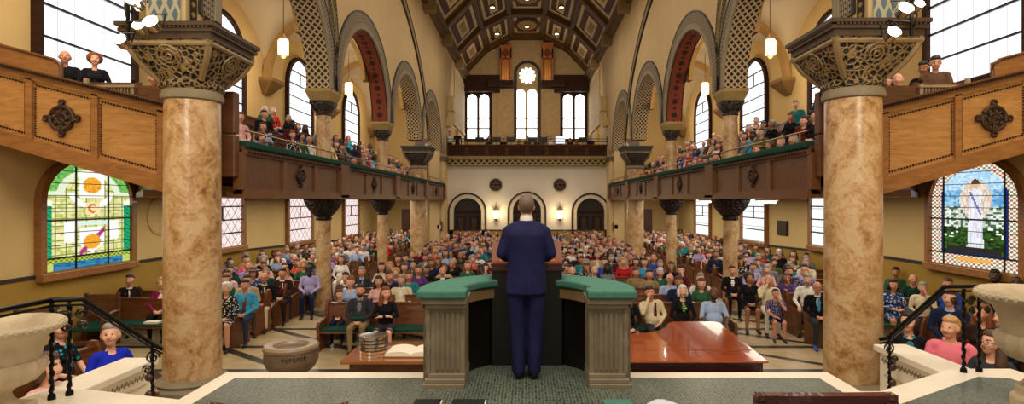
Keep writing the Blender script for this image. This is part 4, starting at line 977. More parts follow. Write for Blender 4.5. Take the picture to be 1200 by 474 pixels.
# communion table, trays, Bible
tb = empty('communion_table', (-1.9, 8, 0), 'low polished brown communion table holding an open Bible left of the pulpit', 'table', kind='thing')
m = MB(); m.box(-2.55, -.75, 7.55, 8.6, .77, .82); m.build('tabletop', plain('polished table top', '#94582F', .12, var=.15, coat=.6), tb, bevel=.012)
m = MB(); m.box(-2.45, -.85, 7.65, 8.5, .64, .77); m.build('apron', walnut, tb)
for x in (-2.38, -.92):
    for y in (7.72, 8.43):
        m = MB(); m.lathe([(.06, 0), (.06, .08), (.04, .12), (.06, .3), (.04, .5), (.06, .56), (.06, .66)], (x, y, 0), 14); m.build('leg', walnut, tb, smooth=True)
bk = empty('open_bible', (-1.6, 7.95, .82), 'large open Bible with cream pages lying on the communion table', 'book', kind='thing')
m = MB(); 
for s in (-1, 1):
    n = 8; pr = [(s*.0, .03)]+[(s*.36*q/n, .035+.035*math.sin(PI*q/n)**.7) for q in range(1, n+1)]; x0 = -1.62
    V = [(x0+a-.0, y, .83+b) for y in (7.72, 8.14) for a, b in pr]+[(x0+a, y, .835) for y in (7.72, 8.14) for a, b in pr]; k = len(pr)
    m.add(V, [(i, i+1, k+i+1, k+i) for i in range(k-1)]+[(i, i+1, 2*k+i+1, 2*k+i) for i in range(k-1)]+[(k+i, k+i+1, 3*k+i+1, 3*k+i) for i in range(k-1)]+[(k-1, 2*k-1, 4*k-1, 3*k-1)])
m.build('pages', paper, bk, smooth=False)
m = MB(); m.box(-2.0, -1.24, 7.7, 8.16, .82, .835); m.build('cover', plain('tan leather', '#8A5A34', .5), bk)
for k in range(4):
    r = empty('communion_tray', (-2.26, 8.2, .82+k*.05), 'silver communion tray, %s' % ['lowest of the stack on the table', 'second from the bottom of the silver stack', 'third from the bottom of the silver stack', 'topmost of the silver stack with its lid rim'][k], 'tray', 'stacked silver communion trays', 'thing')
    m = MB(); m.lathe([(.19, .0), (.205, .01), (.2, .04), (.21, .05), (.17, .053)], (-2.26, 8.2, .82+k*.05), 32); m.build('tray_dish', silver, r, smooth=True)
# font
fo = empty('baptismal_font', (-3.42, 8.05, 0), 'heavy brown stone baptismal font with broad round bowl by the platform', 'font', kind='thing')
m = MB(); c = (-3.42, 8.05, 0); m.lathe([(.14, .42), (.22, .5), (.33, .6), (.375, .7), (.37, .8), (.37, .87)], c, 40); m.build('bowl', fontst, fo, smooth=True)
m = MB(); m.lathe([(.38, .86), (.385, .9), (.36, .93), (.25, .92), (.22, .86), (.12, .80), (.02, .79)], c, 40, caps=False); m.build('rim', plain('font rim stone', '#8A755C', .35, var=.15, scale=6), fo, smooth=True)
m = MB(); m.lathe([(.3, 0), (.3, .08), (.2, .14), (.14, .3), (.14, .44)], c, 8); m.build('stem', fontst, fo)
m = MB()
for k in range(7):
    t = -PI/2+.5+(k-3)*.13; x, y = c[0]+.376*math.cos(t), c[1]+.376*math.sin(t); m.mat = Matrix.Translation((x, y, .78)) @ Matrix.Rotation(t+PI/2, 4, 'Z')
    m.box(-.014, -.008, -.004, .004, -.025, .025); m.box(-.014, .012, -.004, .004, (-.025 if k % 2 else .018), (-.018 if k % 2 else .025)); m.box(.008, .014, -.004, .004, 0, .025)
m.build('incised_lettering', plain('incised stone', '#3A2E22', .8), fo)
# grand piano with closed mahogany lid
pi_ = empty('grand_piano', (2.2, 8, 0), 'grand piano with closed glossy red-brown lid right of the pulpit', 'piano', kind='thing')
def piano_outline(e=0):
    P = [(1.05-e, 6.9-e), (2.98+e, 6.9-e), (3.14+e, 9.05), (3.08+e, 9.15+e), (2.46-e, 9.15+e), (2.32-e, 9.05), (2.22-e, 8.78), (2.02-e, 8.5), (1.75-e, 8.36), (1.3-e, 8.28), (1.05-e, 8.1)]
    return P
m = MB(); m.prism(piano_outline(.02), 'z', .985, 1.01); m.build('lid', mahog, pi_, bevel=.008)
m = MB(); m.prism(piano_outline(-.03), 'z', .66, .98); m.build('case', plain('dark piano case', '#3A1509', .25, coat=.5), pi_)
m = MB(); m.box(1.12, 2.92, 6.66, 6.95, .66, .86); m.build('key_shelf', plain('dark piano case', '#3A1509'), pi_, bevel=.01)
m = MB(); m.box(1.2, 2.84, 6.68, 6.86, .86, .875); m.build('keyboard_cover', black_m, pi_)
for x, y in ((1.3, 7.2), (2.8, 7.2), (2.75, 8.8)):
    m = MB(); m.lathe([(.04, 0), (.05, .06), (.045, .3), (.07, .62), (.07, .68)], (x, y, 0), 12); m.build('leg', dkwood, pi_, smooth=True)
m = MB(); m.tube([(2.2, 6.9, 1.012), (2.32, 9.0, 1.012)], .004, 4); m.tube([(1.07, 7.4, 1.012), (3.0, 7.4, 1.012)], .004, 4); m.build('lid_hinge', plain('hinge line', '#7A3A18', .3), pi_)
# chairs in the chancel foreground
def chancel_chair(x, y, lab, dip):
    ZP = 1.3 if dip < .03 else 1.27
    r = empty('wooden_armchair', (x, y, ZP), lab, 'chair', 'chancel armchairs', 'thing')
    m = MB(); m.box(x-.25, x+.25, y-.48, y, ZP+.4, ZP+.46); m.build('seat', green, r, bevel=.02)
    m = MB(); n = 12
    for q in range(n):
        a, b = -.27+.54*q/n, -.27+.54*(q+1)/n
        f = lambda u: .945-dip+dip*(u/.27)**2
        V = [(x+u, y+dy+.05*(1-(u/.27)**2), ZP+z) for dy in (0, .045) for u, z in ((a, f(a)-.11), (b, f(b)-.11), (b, f(b)), (a, f(a)))]
        m.add(V, [(0, 1, 2, 3), (4, 5, 6, 7), (3, 2, 6, 7), (0, 1, 5, 4)]+([(0, 3, 7, 4)] if q == 0 else [])+([(1, 2, 6, 5)] if q == n-1 else []))
    m.build('top_rail', chairw, r)
    for s in (-1, 1):
        m = MB(); m.box(x+s*.25-.025, x+s*.25+.025, y, y+.05, ZP, ZP+.915); m.ball((x+s*.258, y+.025, ZP+.925), .024, 10); m.build('back_post', chairw, r)
        m = MB(); m.box(x+s*.25-.025, x+s*.25+.025, y-.46, y-.41, ZP, ZP+.64); m.build('leg', chairw, r)
        m = MB(); m.box(x+s*.25-.035, x+s*.25+.035, y-.48, y+.02, ZP+.64, ZP+.67); m.build('armrest', chairw, r, bevel=.01)
    m = MB(); m.box(x-.2, x+.2, y+.01, y+.04, ZP+.5, ZP+.86); m.build('back_panel', chairw, r)
chancel_chair(1.17, 2.15, 'dark red mahogany chair whose curved top rail shows right of the pulpit', .02)
chancel_chair(-.97, 2.13, 'dark red mahogany chair whose knob just shows left of the pulpit', .05)
# things lying on the platform edge nearest the camera
for (px, w, col_, nm, lab) in ((501, .22, bookc, 'binder', 'thin black binder lying on the mosaic floor, left of the pair'), (549, .27, bookc, 'binder', 'wider black binder lying on the mosaic floor with white page edge')):
    x = WX(px, 4.62); r = empty(nm, (x, 4.6, ZP), lab, 'binder', kind='thing'); m = MB(); m.box(x-w/2, x+w/2, 4.4, 4.68, ZP+.004, ZP+.03); m.build('cover', col_, r, bevel=.004)
    m = MB(); m.box(x-w/2+.01, x+w/2+.008, 4.41, 4.67, ZP+.01, ZP+.024); m.build('pages', paper, r)
m = MB(); x = WX(724, 4.6); m.box(x-.12, x+.12, 4.4, 4.68, ZP+.004, ZP+.03); tag(m.build('kneeling_cushion', teal, bevel=.01), 'flat teal cushion lying on the mosaic floor right of the pulpit', 'cushion', kind='thing')
m = MB(); x = WX(776, 4.6); n = 14; m.add([(x+.14*math.cos(2*PI*q/n), 4.54+.15*math.sin(2*PI*q/n), ZP+.02+.008*math.cos(q*1.8)) for q in range(n)], [tuple(range(n))]); tag(m.build('crumpled_cloth', plain('lilac cloth', '#CFC9D6', .8)), 'pale lilac cloth lying on the mosaic floor beside the teal cushion', 'cloth', kind='thing')
# ------------------------------------------------------------------ pews
def make_pew(L, name='pew'):
    r = empty(name, (0, 0, 0)); h = L/2
    m = MB(); m.box(-h, h, -.32, .14, .36, .40); m.build('seat', pew_m, r)
    m = MB(); m.box(-h+.05, h-.05, -.33, .12, .40, .45); m.build('seat_cushion', green, r, bevel=.015)
    m = MB(); m.add([(x, y, z) for x in (-h, h) for y, z in ((.13, .3), (.17, .3), (.25, .86), (.21, .86))], [(0, 1, 2, 3), (4, 5, 6, 7), (0, 1, 5, 4), (1, 2, 6, 5), (2, 3, 7, 6), (3, 0, 4, 7)]); m.box(-h, h, .19, .28, .85, .89); m.build('backrest', pew_m, r)
    for s in (-1, 1):
        m = MB(); P = [(-.34, 0), (.3, 0), (.32, .9), (.27, .97), (.18, .96), (.14, .86), (.1, .62), (-.3, .58), (-.36, .52), (-.34, .4)]
        m.prism(P, 'x', s*h-.03, s*h+.03); m.build('end_panel', pew_m, r)
    return r
PEWS = {}
def pew(L, x, y, rz, label, group=None):
    key = round(L, 2)
    if key not in PEWS: r = PEWS[key] = make_pew(L)
    else: r = copy_tree(PEWS[key])
    r.location = (x, y, 0); r.rotation_euler = (0, 0, rz); tag(r, label, 'pew', group, 'thing')
    return r
NROW = 23; R0 = 11.35; DR = .96
ROWY = [R0+DR*k for k in range(NROW)]
for k, y in enumerate(ROWY): pew(8.3, 0, y, 0, 'long wooden pew with green seat cushion, %s row of the centre block' % ORD[k], 'centre block pews')
SIDEP = []
for s in (-1, 1):
    for k in range(22):
        y = 11.75+k*.98; x = s*7.62; rz = -s*-.12*(1 if k < 14 else .5); SIDEP.append((s, k, x, y, rz))
        pew(3.3, x, y, rz, 'shorter wooden pew with green cushion, %s row of the %s side block' % (ORD[k], SIDE[s]), 'side block pews')
# pews close to the platform, turned to face it
near_pews = [(-1, 5.15, 6.2, 2.0), (-1, 6.1, 6.9, 2.4), (1, 5.55, 6.75, 2.4), (1, 6.85, 8.5, 2.6)]
for i, (s, X, Y, L) in enumerate(near_pews):
    pew(L, s*X, Y, s*-PI/2, 'wooden pew turned towards the pulpit behind the %s railing, %s' % (SIDE[s], ('nearer the stairs' if i % 2 == 0 else 'nearer the side wall')), 'turned side pews')
# wooden armchairs by the left wall
def arm_chair(x, y, rz, lab):
    r = empty('wooden_armchair', (x, y, 0), lab, 'chair', 'green seated armchairs by the left wall', 'thing'); r.rotation_euler = (0, 0, rz)
    ORG[r.name] = Vector((0, 0, 0))
    m = MB(); m.box(-.3, .3, -.28, .28, .38, .46); m.build('seat', green, r, bevel=.02)
    m = MB(); m.box(-.3, .3, .24, .3, .6, 1.0); m.box(-.33, .33, .24, .3, .97, 1.05); m.build('backrest', walnut, r, bevel=.01)
    for s in (-1, 1):
        for yy in (-.27, .27): m = MB(); m.box(s*.3-.03, s*.3+.03, yy-.03, yy+.03, 0, 1.08 if yy > 0 else .64); m.build('leg', walnut, r)
        m = MB(); m.tube([(s*.31, .26, .7), (s*.33, 0, .72), (s*.33, -.26, .68), (s*.33, -.34, .6)], .03, 6); m.build('armrest', walnut, r, smooth=True)
    m = MB(); m.box(-.28, .28, -.27, -.23, .14, .2); m.build('stretcher', walnut, r)
arm_chair(-8.85, 11.35, .15, 'dark wooden armchair with green seat beside the left wall pew')
arm_chair(-8.75, 9.75, .35, 'dark wooden armchair half behind the left urn and railing')
m = MB(); m.box(8.45, 9.48, 10.2, 11.9, 0, .32); tag(m.build('wooden_riser', walnut), 'low wooden riser under the chairs by the right wall', 'riser', kind='thing')
# ------------------------------------------------------------------ people
def cap_mesh(p0, r0, p1, r1, n=12):
    p0, p1 = Vector(p0), Vector(p1); d = p1-p0; L = max(d.length, 1e-6); z = d/L
    a = z.cross(Vector((0, 0, 1)) if abs(z.z) < .9 else Vector((1, 0, 0))).normalized(); b = z.cross(a)
    vs = []; rows = []
    for (c, r, t0, t1) in ((p0, r0, -PI/2, 0), (p1, r1, 0, PI/2)):
        for q in range(4): t = t0+(t1-t0)*q/3; rows.append((c, r*math.cos(t), r*math.sin(t)))
    for c, rr, h in rows:
        rr = max(rr, 1e-4)
        for i in range(n): th = 2*PI*i/n; vs.append(c+z*h+a*rr*math.cos(th)+b*rr*math.sin(th))
    m = len(rows); fs = [(j*n+i, j*n+(i+1) % n, (j+1)*n+(i+1) % n, (j+1)*n+i) for j in range(m-1) for i in range(n)]
    fs += [tuple(range(n))[::-1], tuple((m-1)*n+i for i in range(n))]
    return vs, fs
SK, TP, BT, HR, SH, ST, EY, LP = range(8)
class Fig:
    def __init__(s): s.p = []; s.M = Matrix.Identity(4)
    def c(s, p0, r0, p1, r1, tag, only=False): s.p.append(('c', s.M @ Vector(p0), r0, s.M @ Vector(p1), r1, tag, only))
    def loft(s, secs, n=28, pw=2.4):
        vs = []
        for z, x, y, w, d in secs:
            for i in range(n):
                t = 2*PI*i/n; c, q = math.cos(t), math.sin(t)
                vs.append((x+w*math.copysign(abs(c)**(2/pw), c), y+d*math.copysign(abs(q)**(2/pw), q), z))
        m = len(secs); fs = [(j*n+i, j*n+(i+1) % n, (j+1)*n+(i+1) % n, (j+1)*n+i) for j in range(m-1) for i in range(n)]+[tuple(range(n))[::-1], tuple((m-1)*n+i for i in range(n))]
        s.p.append(('l', vs, fs, None, None, 0, False))
    def e(s, c, r, tag, only=False): s.p.append(('e', s.M @ Vector(c), r, s.M.to_3x3().copy(), None, tag, only))
    def mesh(s, name, voxel, smooth=2, nmat=8):
        V = []; Fc = []
        for p in s.p:
            if p[6]: continue
            if p[0] == 'l': vs, fs = p[1], p[2]
            elif p[0] == 'c': vs, fs = cap_mesh(p[1], p[2], p[3], p[4])
            else:
                b = MB(); b.ball((0, 0, 0), p[2], 16); vs = [p[1]+p[3] @ Vector(q) for q in b.v]; fs = b.f
            o = len(V); V += [tuple(q) for q in vs]; Fc += [tuple(o+k for k in f) for f in fs]
        me = bpy.data.meshes.new(name+'_raw'); me.from_pydata(V, [], Fc)
        bm = bmesh.new(); bm.from_mesh(me); bmesh.ops.remove_doubles(bm, verts=bm.verts, dist=1e-5); bmesh.ops.recalc_face_normals(bm, faces=bm.faces); bm.to_mesh(me); bm.free()
        ob = bpy.data.objects.new(name+'_raw', me); col.objects.link(ob)
        r = ob.modifiers.new('r', 'REMESH'); r.mode = 'VOXEL'; r.voxel_size = voxel
        sm = ob.modifiers.new('s', 'SMOOTH'); sm.factor = .5; sm.iterations = smooth
        dg = bpy.context.evaluated_depsgraph_get(); dg.update()
        out = bpy.data.meshes.new_from_object(ob.evaluated_get(dg)); out.name = name
        bpy.data.objects.remove(ob); bpy.data.meshes.remove(me)
        out.materials.clear()
        for k in range(nmat): out.materials.append(None)
        nf = len(out.polygons); C = np.empty(nf*3); out.polygons.foreach_get('center', C); C = C.reshape(-1, 3)
        best = np.full(nf, 1e9); tg = np.zeros(nf, dtype=np.int32)
        for p in s.p:
            if p[0] == 'l': continue
            if p[0] == 'c':
                a = np.array(p[1]); b = np.array(p[3]); ab = b-a; L2 = max(ab @ ab, 1e-9)
                t = np.clip(((C-a) @ ab)/L2, 0, 1); d = np.linalg.norm(C-(a+t[:, None]*ab), axis=1)-(p[2]+(p[4]-p[2])*t)
            else:
                R = np.array(p[3]); q = (C-np.array(p[1])) @ R; r_ = np.array(p[2] if isinstance(p[2], (tuple, list)) else (p[2],)*3)
                k1 = np.linalg.norm(q/r_, axis=1); k2 = np.linalg.norm(q/r_**2, axis=1)+1e-9; d = k1*(k1-1)/k2
            if p[6]: d = np.where(d < 0, d-1, 1e9)
            w = d < best; best[w] = d[w]; tg[w] = p[5]
        out.polygons.foreach_set('material_index', tg); out.polygons.foreach_set('use_smooth', [True]*nf)
        return out
def hand(f, w, dirv, side, near, tag=SK):
    d = Vector(dirv).normalized(); f.c(w, .026, tuple(Vector(w)+d*.07), .028, tag)
    if not near: return
    up = Vector((0, 0, 1)); lat = d.cross(up).normalized()
    for k, L in enumerate((.055, .068, .064, .05)):
        o = Vector(w)+d*.075+lat*(k-1.5)*.019; m_ = o+d*L*.55+Vector((0, 0, -.008)); e = m_+d*L*.4+Vector((0, 0, -.022))
        f.c(tuple(o), .010, tuple(m_), .009, tag); f.c(tuple(m_), .009, tuple(e), .008, tag)
    o = Vector(w)+d*.02; f.c(tuple(o-lat*side*.02), .013, tuple(o-lat*side*.045+d*.045), .010, tag)
def head(f, hair, hz, near, female=False, beard=False, yaw=0, pitch=0, roll=0, hairpart=None, hat=False, kf=1.1):
    base = Vector((0, 0.01, hz-.12)); f0 = f.M.copy(); n0 = len(f.p); hh0 = len(hairpart.p) if hairpart else 0
    R = Matrix.Translation(base) @ Euler((pitch, roll, yaw)).to_matrix().to_4x4() @ Matrix.Translation(-base)
    f.M = f0 @ R; z = hz
    f.e((0, 0, z), (.074, .09, .098), SK); f.e((0, -.032, z-.055), (.05 if female else .056, .058, .062), SK)
    f.e((0, -.05, z-.098), (.026, .026, .018), SK)
    f.c((0, -.088, z+.0), .009, (0, -.106, z-.03), .014, SK)
    for s in (-1, 1): f.e((s*.077, .005, z-.015), (.012, .022, .032), SK); f.e((s*.035, -.066, z-.035), (.025, .025, .025), SK)
    if near:
        for s in (-1, 1):
            f.e((s*.031, -.088, z-.002), (.0125, .03, .0065), EY, True)
            if near != 'mid': f.e((s*.031, -.09, z+.021), (.02, .03, .006), HR if hair != 'bald' else EY, True)
        f.e((0, -.09, z-.062), (.024, .03, .008), LP, True)
    H = hairpart or f; H.M = f.M
    g = .004
    if hair in ('short', 'long', 'bob', 'bun', 'wavy', 'curly'):
        H.e((0, .008, z+.072), (.07+g, .082+g, .046+g), HR); H.e((0, .036, z+.018), (.079+g, .074+g, .09+g), HR)
        if hair == 'short': H.e((0, .045, z-.02), (.072+g, .05+g, .06), HR)
    if hair == 'fringe': H.e((0, .045, z+.0), (.08, .055, .05), HR)
    if hair in ('long', 'wavy'):
        for s in (-1, 1): H.c((s*.068, .02, z+.01), .036, (s*.09, .015, z-.2), .036 if hair == 'long' else .05, HR)
        H.e((0, .06, z-.09), (.09, .05, .17), HR)
    if hair == 'bob':
        for s in (-1, 1): H.e((s*.07, .015, z-.035), (.032, .06, .085), HR)
        H.e((0, .055, z-.04), (.08, .05, .09), HR)
    if hair == 'bun': H.e((0, .06, z+.1), (.045, .045, .04), HR)
    if hair == 'curly': H.e((0, .03, z+.02), (.115, .105, .105), HR)
    if beard: f.e((0, -.045, z-.078), (.056, .058, .045), HR)
    if hat: H.e((0, .0, z+.07), (.16, .17, .018), HR); H.e((0, .0, z+.1), (.085, .09, .06), HR)
    f.M = f0; bw = f0 @ base; dz = Vector((0, 0, -.012))
    def sc(lst, i0):
        for i in range(i0, len(lst)):
            p = list(lst[i]); p[1] = bw+(p[1]-bw)*kf+dz
            if p[0] == 'c': p[2] *= kf; p[3] = bw+(p[3]-bw)*kf+dz; p[4] *= kf
            else: p[2] = tuple(q*kf for q in p[2])
            lst[i] = tuple(p)
    sc(f.p, n0)
    if hairpart is not None: sc(hairpart.p, hh0)
def seated(hair='short', female=False, pose='lap', near=False, jacket=False, skirt=False, beard=False, yaw=0, pitch=0, lean=0, short_sleeve=False, belly=0, hairpart=None, hat=False, sidelean=0, k=1.0, shorts=False):
    f = Fig(); sw = .155 if female else .185
    legt = SK if (skirt or shorts) else BT
    f.e((0, .02, .56), (.17, .14, .115), BT)
    for s in (-1, 1):
        f.c((s*.09, .0, .54), .088, (s*.115, -.40, .535), .066, BT)
        kz = .53; f.c((s*.115, -.42, kz), .06, (s*.12, -.38, .12), .04, legt); f.c((s*.12, -.38, .055), .042, (s*.135, -.55, .035), .034, SH)
        if legt == SK: f.c((s*.115, -.37, .535), .069, (s*.115, -.43, .52), .06, SK)
    f.M = Matrix.Translation((0, 0, .55)) @ Euler((lean, sidelean, 0)).to_matrix().to_4x4() @ Matrix.Translation((0, 0, -.55))
    f.e((0, -.01-belly*.3, .70), (.15+belly*.5, .12+belly, .155), TP); f.e((0, .01, .86), (.165 if not female else .145, .118, .17), TP)
    if female: 
        for s in (-1, 1): f.e((s*.06, -.075, .87), (.058, .055, .06), TP)
    f.c((-sw+.03, .02, .985), .062, (sw-.03, .02, .985), .062, TP)
    f.c((0, .015, 1.0), .053 if not female else .045, (0, .0, 1.12), .05 if not female else .042, SK)
    f.e((0, -.055, 1.035), (.05, .05, .035) if female else (.035, .04, .02), SK, True)
    if jacket: f.e((0, -.13, .93), (.05, .07, .13), ST, True); f.e((0, -.03, 1.03), (.06, .06, .022), ST, True)
    st = TP; hz = 1.215
    A = {'lap': ((.24, -.03, .74), (.07, -.27, .64), (-.8, -.7, -.1)), 'knees': ((.25, -.06, .74), (.13, -.32, .64), (-.1, -1, -.25)), 'book': ((.23, -.06, .75), (.1, -.3, .74), (-.6, -.6, .1)),
         'cross': ((.23, -.06, .77), (-.02, -.2, .79), (-1, 0, 0)), 'wide': ((.3, -.02, .78), (.3, -.22, .66), (0, -1, -.1))}
    for s in (-1, 1):
        el, wr, dv = A['lap']
        if pose in A: el, wr, dv = A[pose]
        if pose == 'chin' and s == 1: el, wr, dv = (.2, -.2, .8), (.05, -.15, 1.06), (-.3, .2, 1)
        if pose == 'face' and s == -1: el, wr, dv = (.22, -.22, .86), (.07, -.16, 1.12), (-.2, .3, 1)
        if pose == 'crossone' and s == 1: el, wr, dv = A['cross']
        el = (s*el[0], el[1], el[2]); wr = (s*wr[0], wr[1]-(.03 if pose == 'cross' and s > 0 else 0), wr[2]); dv = (s*dv[0], dv[1], dv[2])
        f.c((s*sw, .02, .97), .056 if not female else .047, el, .046 if not female else .038, TP); f.c(el, .043 if not female else .036, wr, .03 if not female else .026, SK if short_sleeve else TP)
        hand(f, wr, dv, s, near)
    f.c((0, .0, 1.08), .05 if not female else .043, (0, -.0, 1.13), .05 if not female else .043, SK)
    head(f, hair, hz, near, female, beard, yaw, pitch-lean*.7, 0, hairpart, hat)
    f.M = Matrix.Identity(4)
    return f
def standing(hair='short', female=False, near=False, yaw=0, pose='down', jacket=False, hairpart=None, skirt=False, pitch=0):
    f = Fig(); sw = .16 if female else .19
    f.e((0, .0, .96), (.155, .11, .13), BT)
    for s in (-1, 1):
        f.c((s*.085, 0, .92), .088, (s*.1, -.01, .5), .06, BT); f.c((s*.1, -.01, .5), .058, (s*.105, .02, .09), .042, SK if skirt else BT); f.c((s*.105, .03, .045), .042, (s*.13, -.16, .035), .034, SH)
    f.e((0, 0, 1.12), (.145, .105, .16), TP); f.e((0, 0, 1.3), (.165, .11, .16), TP); f.c((-sw+.03, .01, 1.42), .058, (sw-.03, .01, 1.42), .058, TP)
    f.c((0, .01, 1.43), .052, (0, 0, 1.56), .05, SK)
    if jacket: f.e((0, -.12, 1.36), (.05, .07, .13), ST, True)
    for s in (-1, 1):
        el = (s*.25, .03, 1.13); wr = (s*.25, -.08, .88) if pose == 'down' else (s*.1, -.24, 1.15)
        f.c((s*sw, .01, 1.41), .053, el, .043, TP); f.c(el, .042, wr, .03, TP); hand(f, wr, (0, -.2, -1) if pose == 'down' else (-s*.4, -1, 0), s, near)
    head(f, hair, 1.66, near, female, False, yaw, pitch, 0, hairpart)
    return f
SKINS = [plain('skin fair', '#D9A184', .55, var=.03), plain('skin rosy', '#C98D70', .55, var=.03), plain('skin tan', '#A8714E', .55, var=.03), plain('skin brown', '#5E3A26', .5, var=.03), plain('skin dark', '#3C2419', .5, var=.03)]
HAIRS = {'black': plain('hair black', '#15100E', .6, var=.1), 'dark brown': plain('hair dark brown', '#2C1B12', .6, var=.2, scale=30), 'brown': plain('hair brown', '#4E321F', .6, var=.2, scale=30), 'auburn': plain('hair auburn', '#7A4222', .6, var=.2, scale=30),
         'blond': plain('hair blond', '#B48B55', .6, var=.2, scale=30), 'grey': plain('hair grey', '#8A857E', .6, var=.15, scale=30), 'white': plain('hair white', '#D2CFC8', .6, var=.1, scale=30)}
CL = {n: plain('cloth '+n, h, .85, var=.08, scale=8) for n, h in [('black', '#15151A'), ('charcoal', '#33343A'), ('navy', '#1B2340'), ('dark brown', '#2E201A'), ('brown', '#5E4636'), ('grey', '#77777A'), ('light blue', '#9DB1D3'), ('blue', '#2F4F9C'), ('royal blue', '#1A2DB4'), ('lavender', '#A79CC6'),
       ('white', '#E2DDD4'), ('cream', '#D6C6A2'), ('tan', '#B39A70'), ('khaki', '#8F7A55'), ('red', '#B8242A'), ('coral', '#D9553F'), ('pink', '#E8798A'), ('pale pink', '#DDA9A6'), ('fuchsia', '#8E1F50'), ('purple', '#5B3A78'), ('green', '#2E5E3E'), ('dark green', '#143A2C'), ('olive', '#5A5A32'), ('teal', '#2C7A80'), ('yellow', '#C7A63A'), ('maroon', '#5C1B22'), ('sky blue', '#3F9CC4')]}
def print_mat(name, a, b, sc):
    t = NT(name); bs = t.bsdf(None, .85); v = t.coord(); vo = t.n('ShaderNodeTexVoronoi'); vo.inputs['Scale'].default_value = sc; t.l(v, vo.inputs['Vector'])
    t.l(t.ramp(vo.outputs['Distance'], [(.32, srgb(a)), (.36, srgb(b))], 'CONSTANT'), bs.inputs['Base Color']); return t.m
CL['black and white floral'] = print_mat('cloth floral', '#D8D4CE', '#2A2826', 22)
CL['blue floral'] = print_mat('cloth blue floral', '#2C8C9C', '#11161F', 18)
CL['green patterned'] = print_mat('cloth green print', '#C8D08A', '#3E6A2E', 25)
CL['plaid'] = print_mat('cloth plaid', '#B48A92', '#3A4468', 26)
CL['blue and white floral'] = print_mat('cloth blue white', '#C9D0DC', '#2F4370', 20)
shoe_m = plain('shoe leather', '#120E0C', .4, var=0); eye_m = plain('eye dark', '#1A120E', .4, var=0); lip_m = plain('lip', '#A3544A', .5, var=0); denim = plain('denim', '#2C3850', .85)
def dress(o, skin, hair, top, bot, shirt='white', shoes=None):
    ms = [SKINS[skin], CL[top], denim if bot == 'jeans' else CL[bot], HAIRS[hair], shoes or shoe_m, CL[shirt], eye_m, lip_m]
    for i, m_ in enumerate(ms):
        o.material_slots[i].link = 'OBJECT'; o.material_slots[i].material = m_
BASES = {}
def base(key, **kw):
    if key not in BASES: BASES[key] = (standing if kw.pop('stand', False) else seated)(near='mid', **kw).mesh('person_'+key, .018, 1)
    return BASES[key]
V_M = [('m_short', dict(hair='short')), ('m_short_j', dict(hair='short', jacket=True)), ('m_bald', dict(hair='none')), ('m_fringe_j', dict(hair='fringe', jacket=True)), ('m_chin', dict(hair='short', pose='chin')), ('m_cross', dict(hair='short', pose='cross', belly=.03)),
       ('m_beard', dict(hair='short', beard=True, pose='knees')), ('m_lean', dict(hair='short', pose='knees', lean=.2, yaw=.3)), ('m_left', dict(hair='short', yaw=-.35, sidelean=.06))]
V_F = [('f_long', dict(hair='long', female=True)), ('f_bob', dict(hair='bob', female=True)), ('f_wavy', dict(hair='wavy', female=True, pose='cross')), ('f_curly', dict(hair='curly', female=True)), ('f_chin', dict(hair='long', female=True, pose='chin')), ('f_short', dict(hair='short', female=True, yaw=.3)), ('f_sleeve', dict(hair='bun', female=True, short_sleeve=True, yaw=-.3))]
HD = {'short': 'short hair', 'none': 'bald head', 'fringe': 'thinning hair', 'long': 'long hair', 'bob': 'bobbed hair', 'wavy': 'wavy hair', 'curly': 'curly hair', 'bun': 'hair in a bun'}
R_ = random.Random(11)
def rand_person():
    fem = R_.random() < .5; key, kw = R_.choice(V_F if fem else V_M)
    hair = R_.choices(list(HAIRS), [3, 5, 6, 2, 3 if fem else 1, 3, 2])[0]; skin = R_.choices(range(5), [8, 8, 3, 1.2, .8])[0]
    if skin >= 3: hair = R_.choice(['black', 'black', 'dark brown'])
    if fem: top = R_.choice(['white', 'pink', 'red', 'coral', 'blue', 'teal', 'black', 'black', 'cream', 'purple', 'lavender', 'pale pink', 'navy', 'brown', 'green', 'yellow', 'maroon', 'grey', 'blue floral', 'sky blue', 'black and white floral', 'dark brown', 'light blue'])
    elif kw.get('jacket'): top = R_.choice(['black', 'charcoal', 'navy', 'dark brown', 'grey', 'brown', 'tan'])
    else: top = R_.choice(['light blue', 'white', 'white', 'blue', 'red', 'lavender', 'grey', 'navy', 'plaid', 'green', 'cream', 'black', 'light blue', 'teal', 'khaki', 'olive', 'pale pink', 'dark green', 'maroon'])
    bot = R_.choice(['khaki', 'charcoal', 'navy', 'black', 'jeans', 'grey', 'brown'])
    hd = HD[kw['hair']]; hs = hd if kw['hair'] == 'none' else '%s %s' % (hair, hd)
    return fem, key, kw, hair, skin, top, bot, hs
PLACED = []   # (distance priority, spec)
def blocked(px, py):
    # behind preacher / pulpit / near columns / platform
    if 576 < px < 658 and py > 290: return True
    if 594 < px < 642 and py > 258: return True
    if 496 < px < 738 and py > 318: return True
    if 188 < px < 264 or 964 < px < 1035: return True
    return px < -15 or px > 1215
taken = []
def scr(x, y, z): return CX+F*x/y, CY-F*(z-EYE)/y
def free(x, y, d=.42): return all((x-a)**2+(y-b)**2 > d*d for a, b in taken)
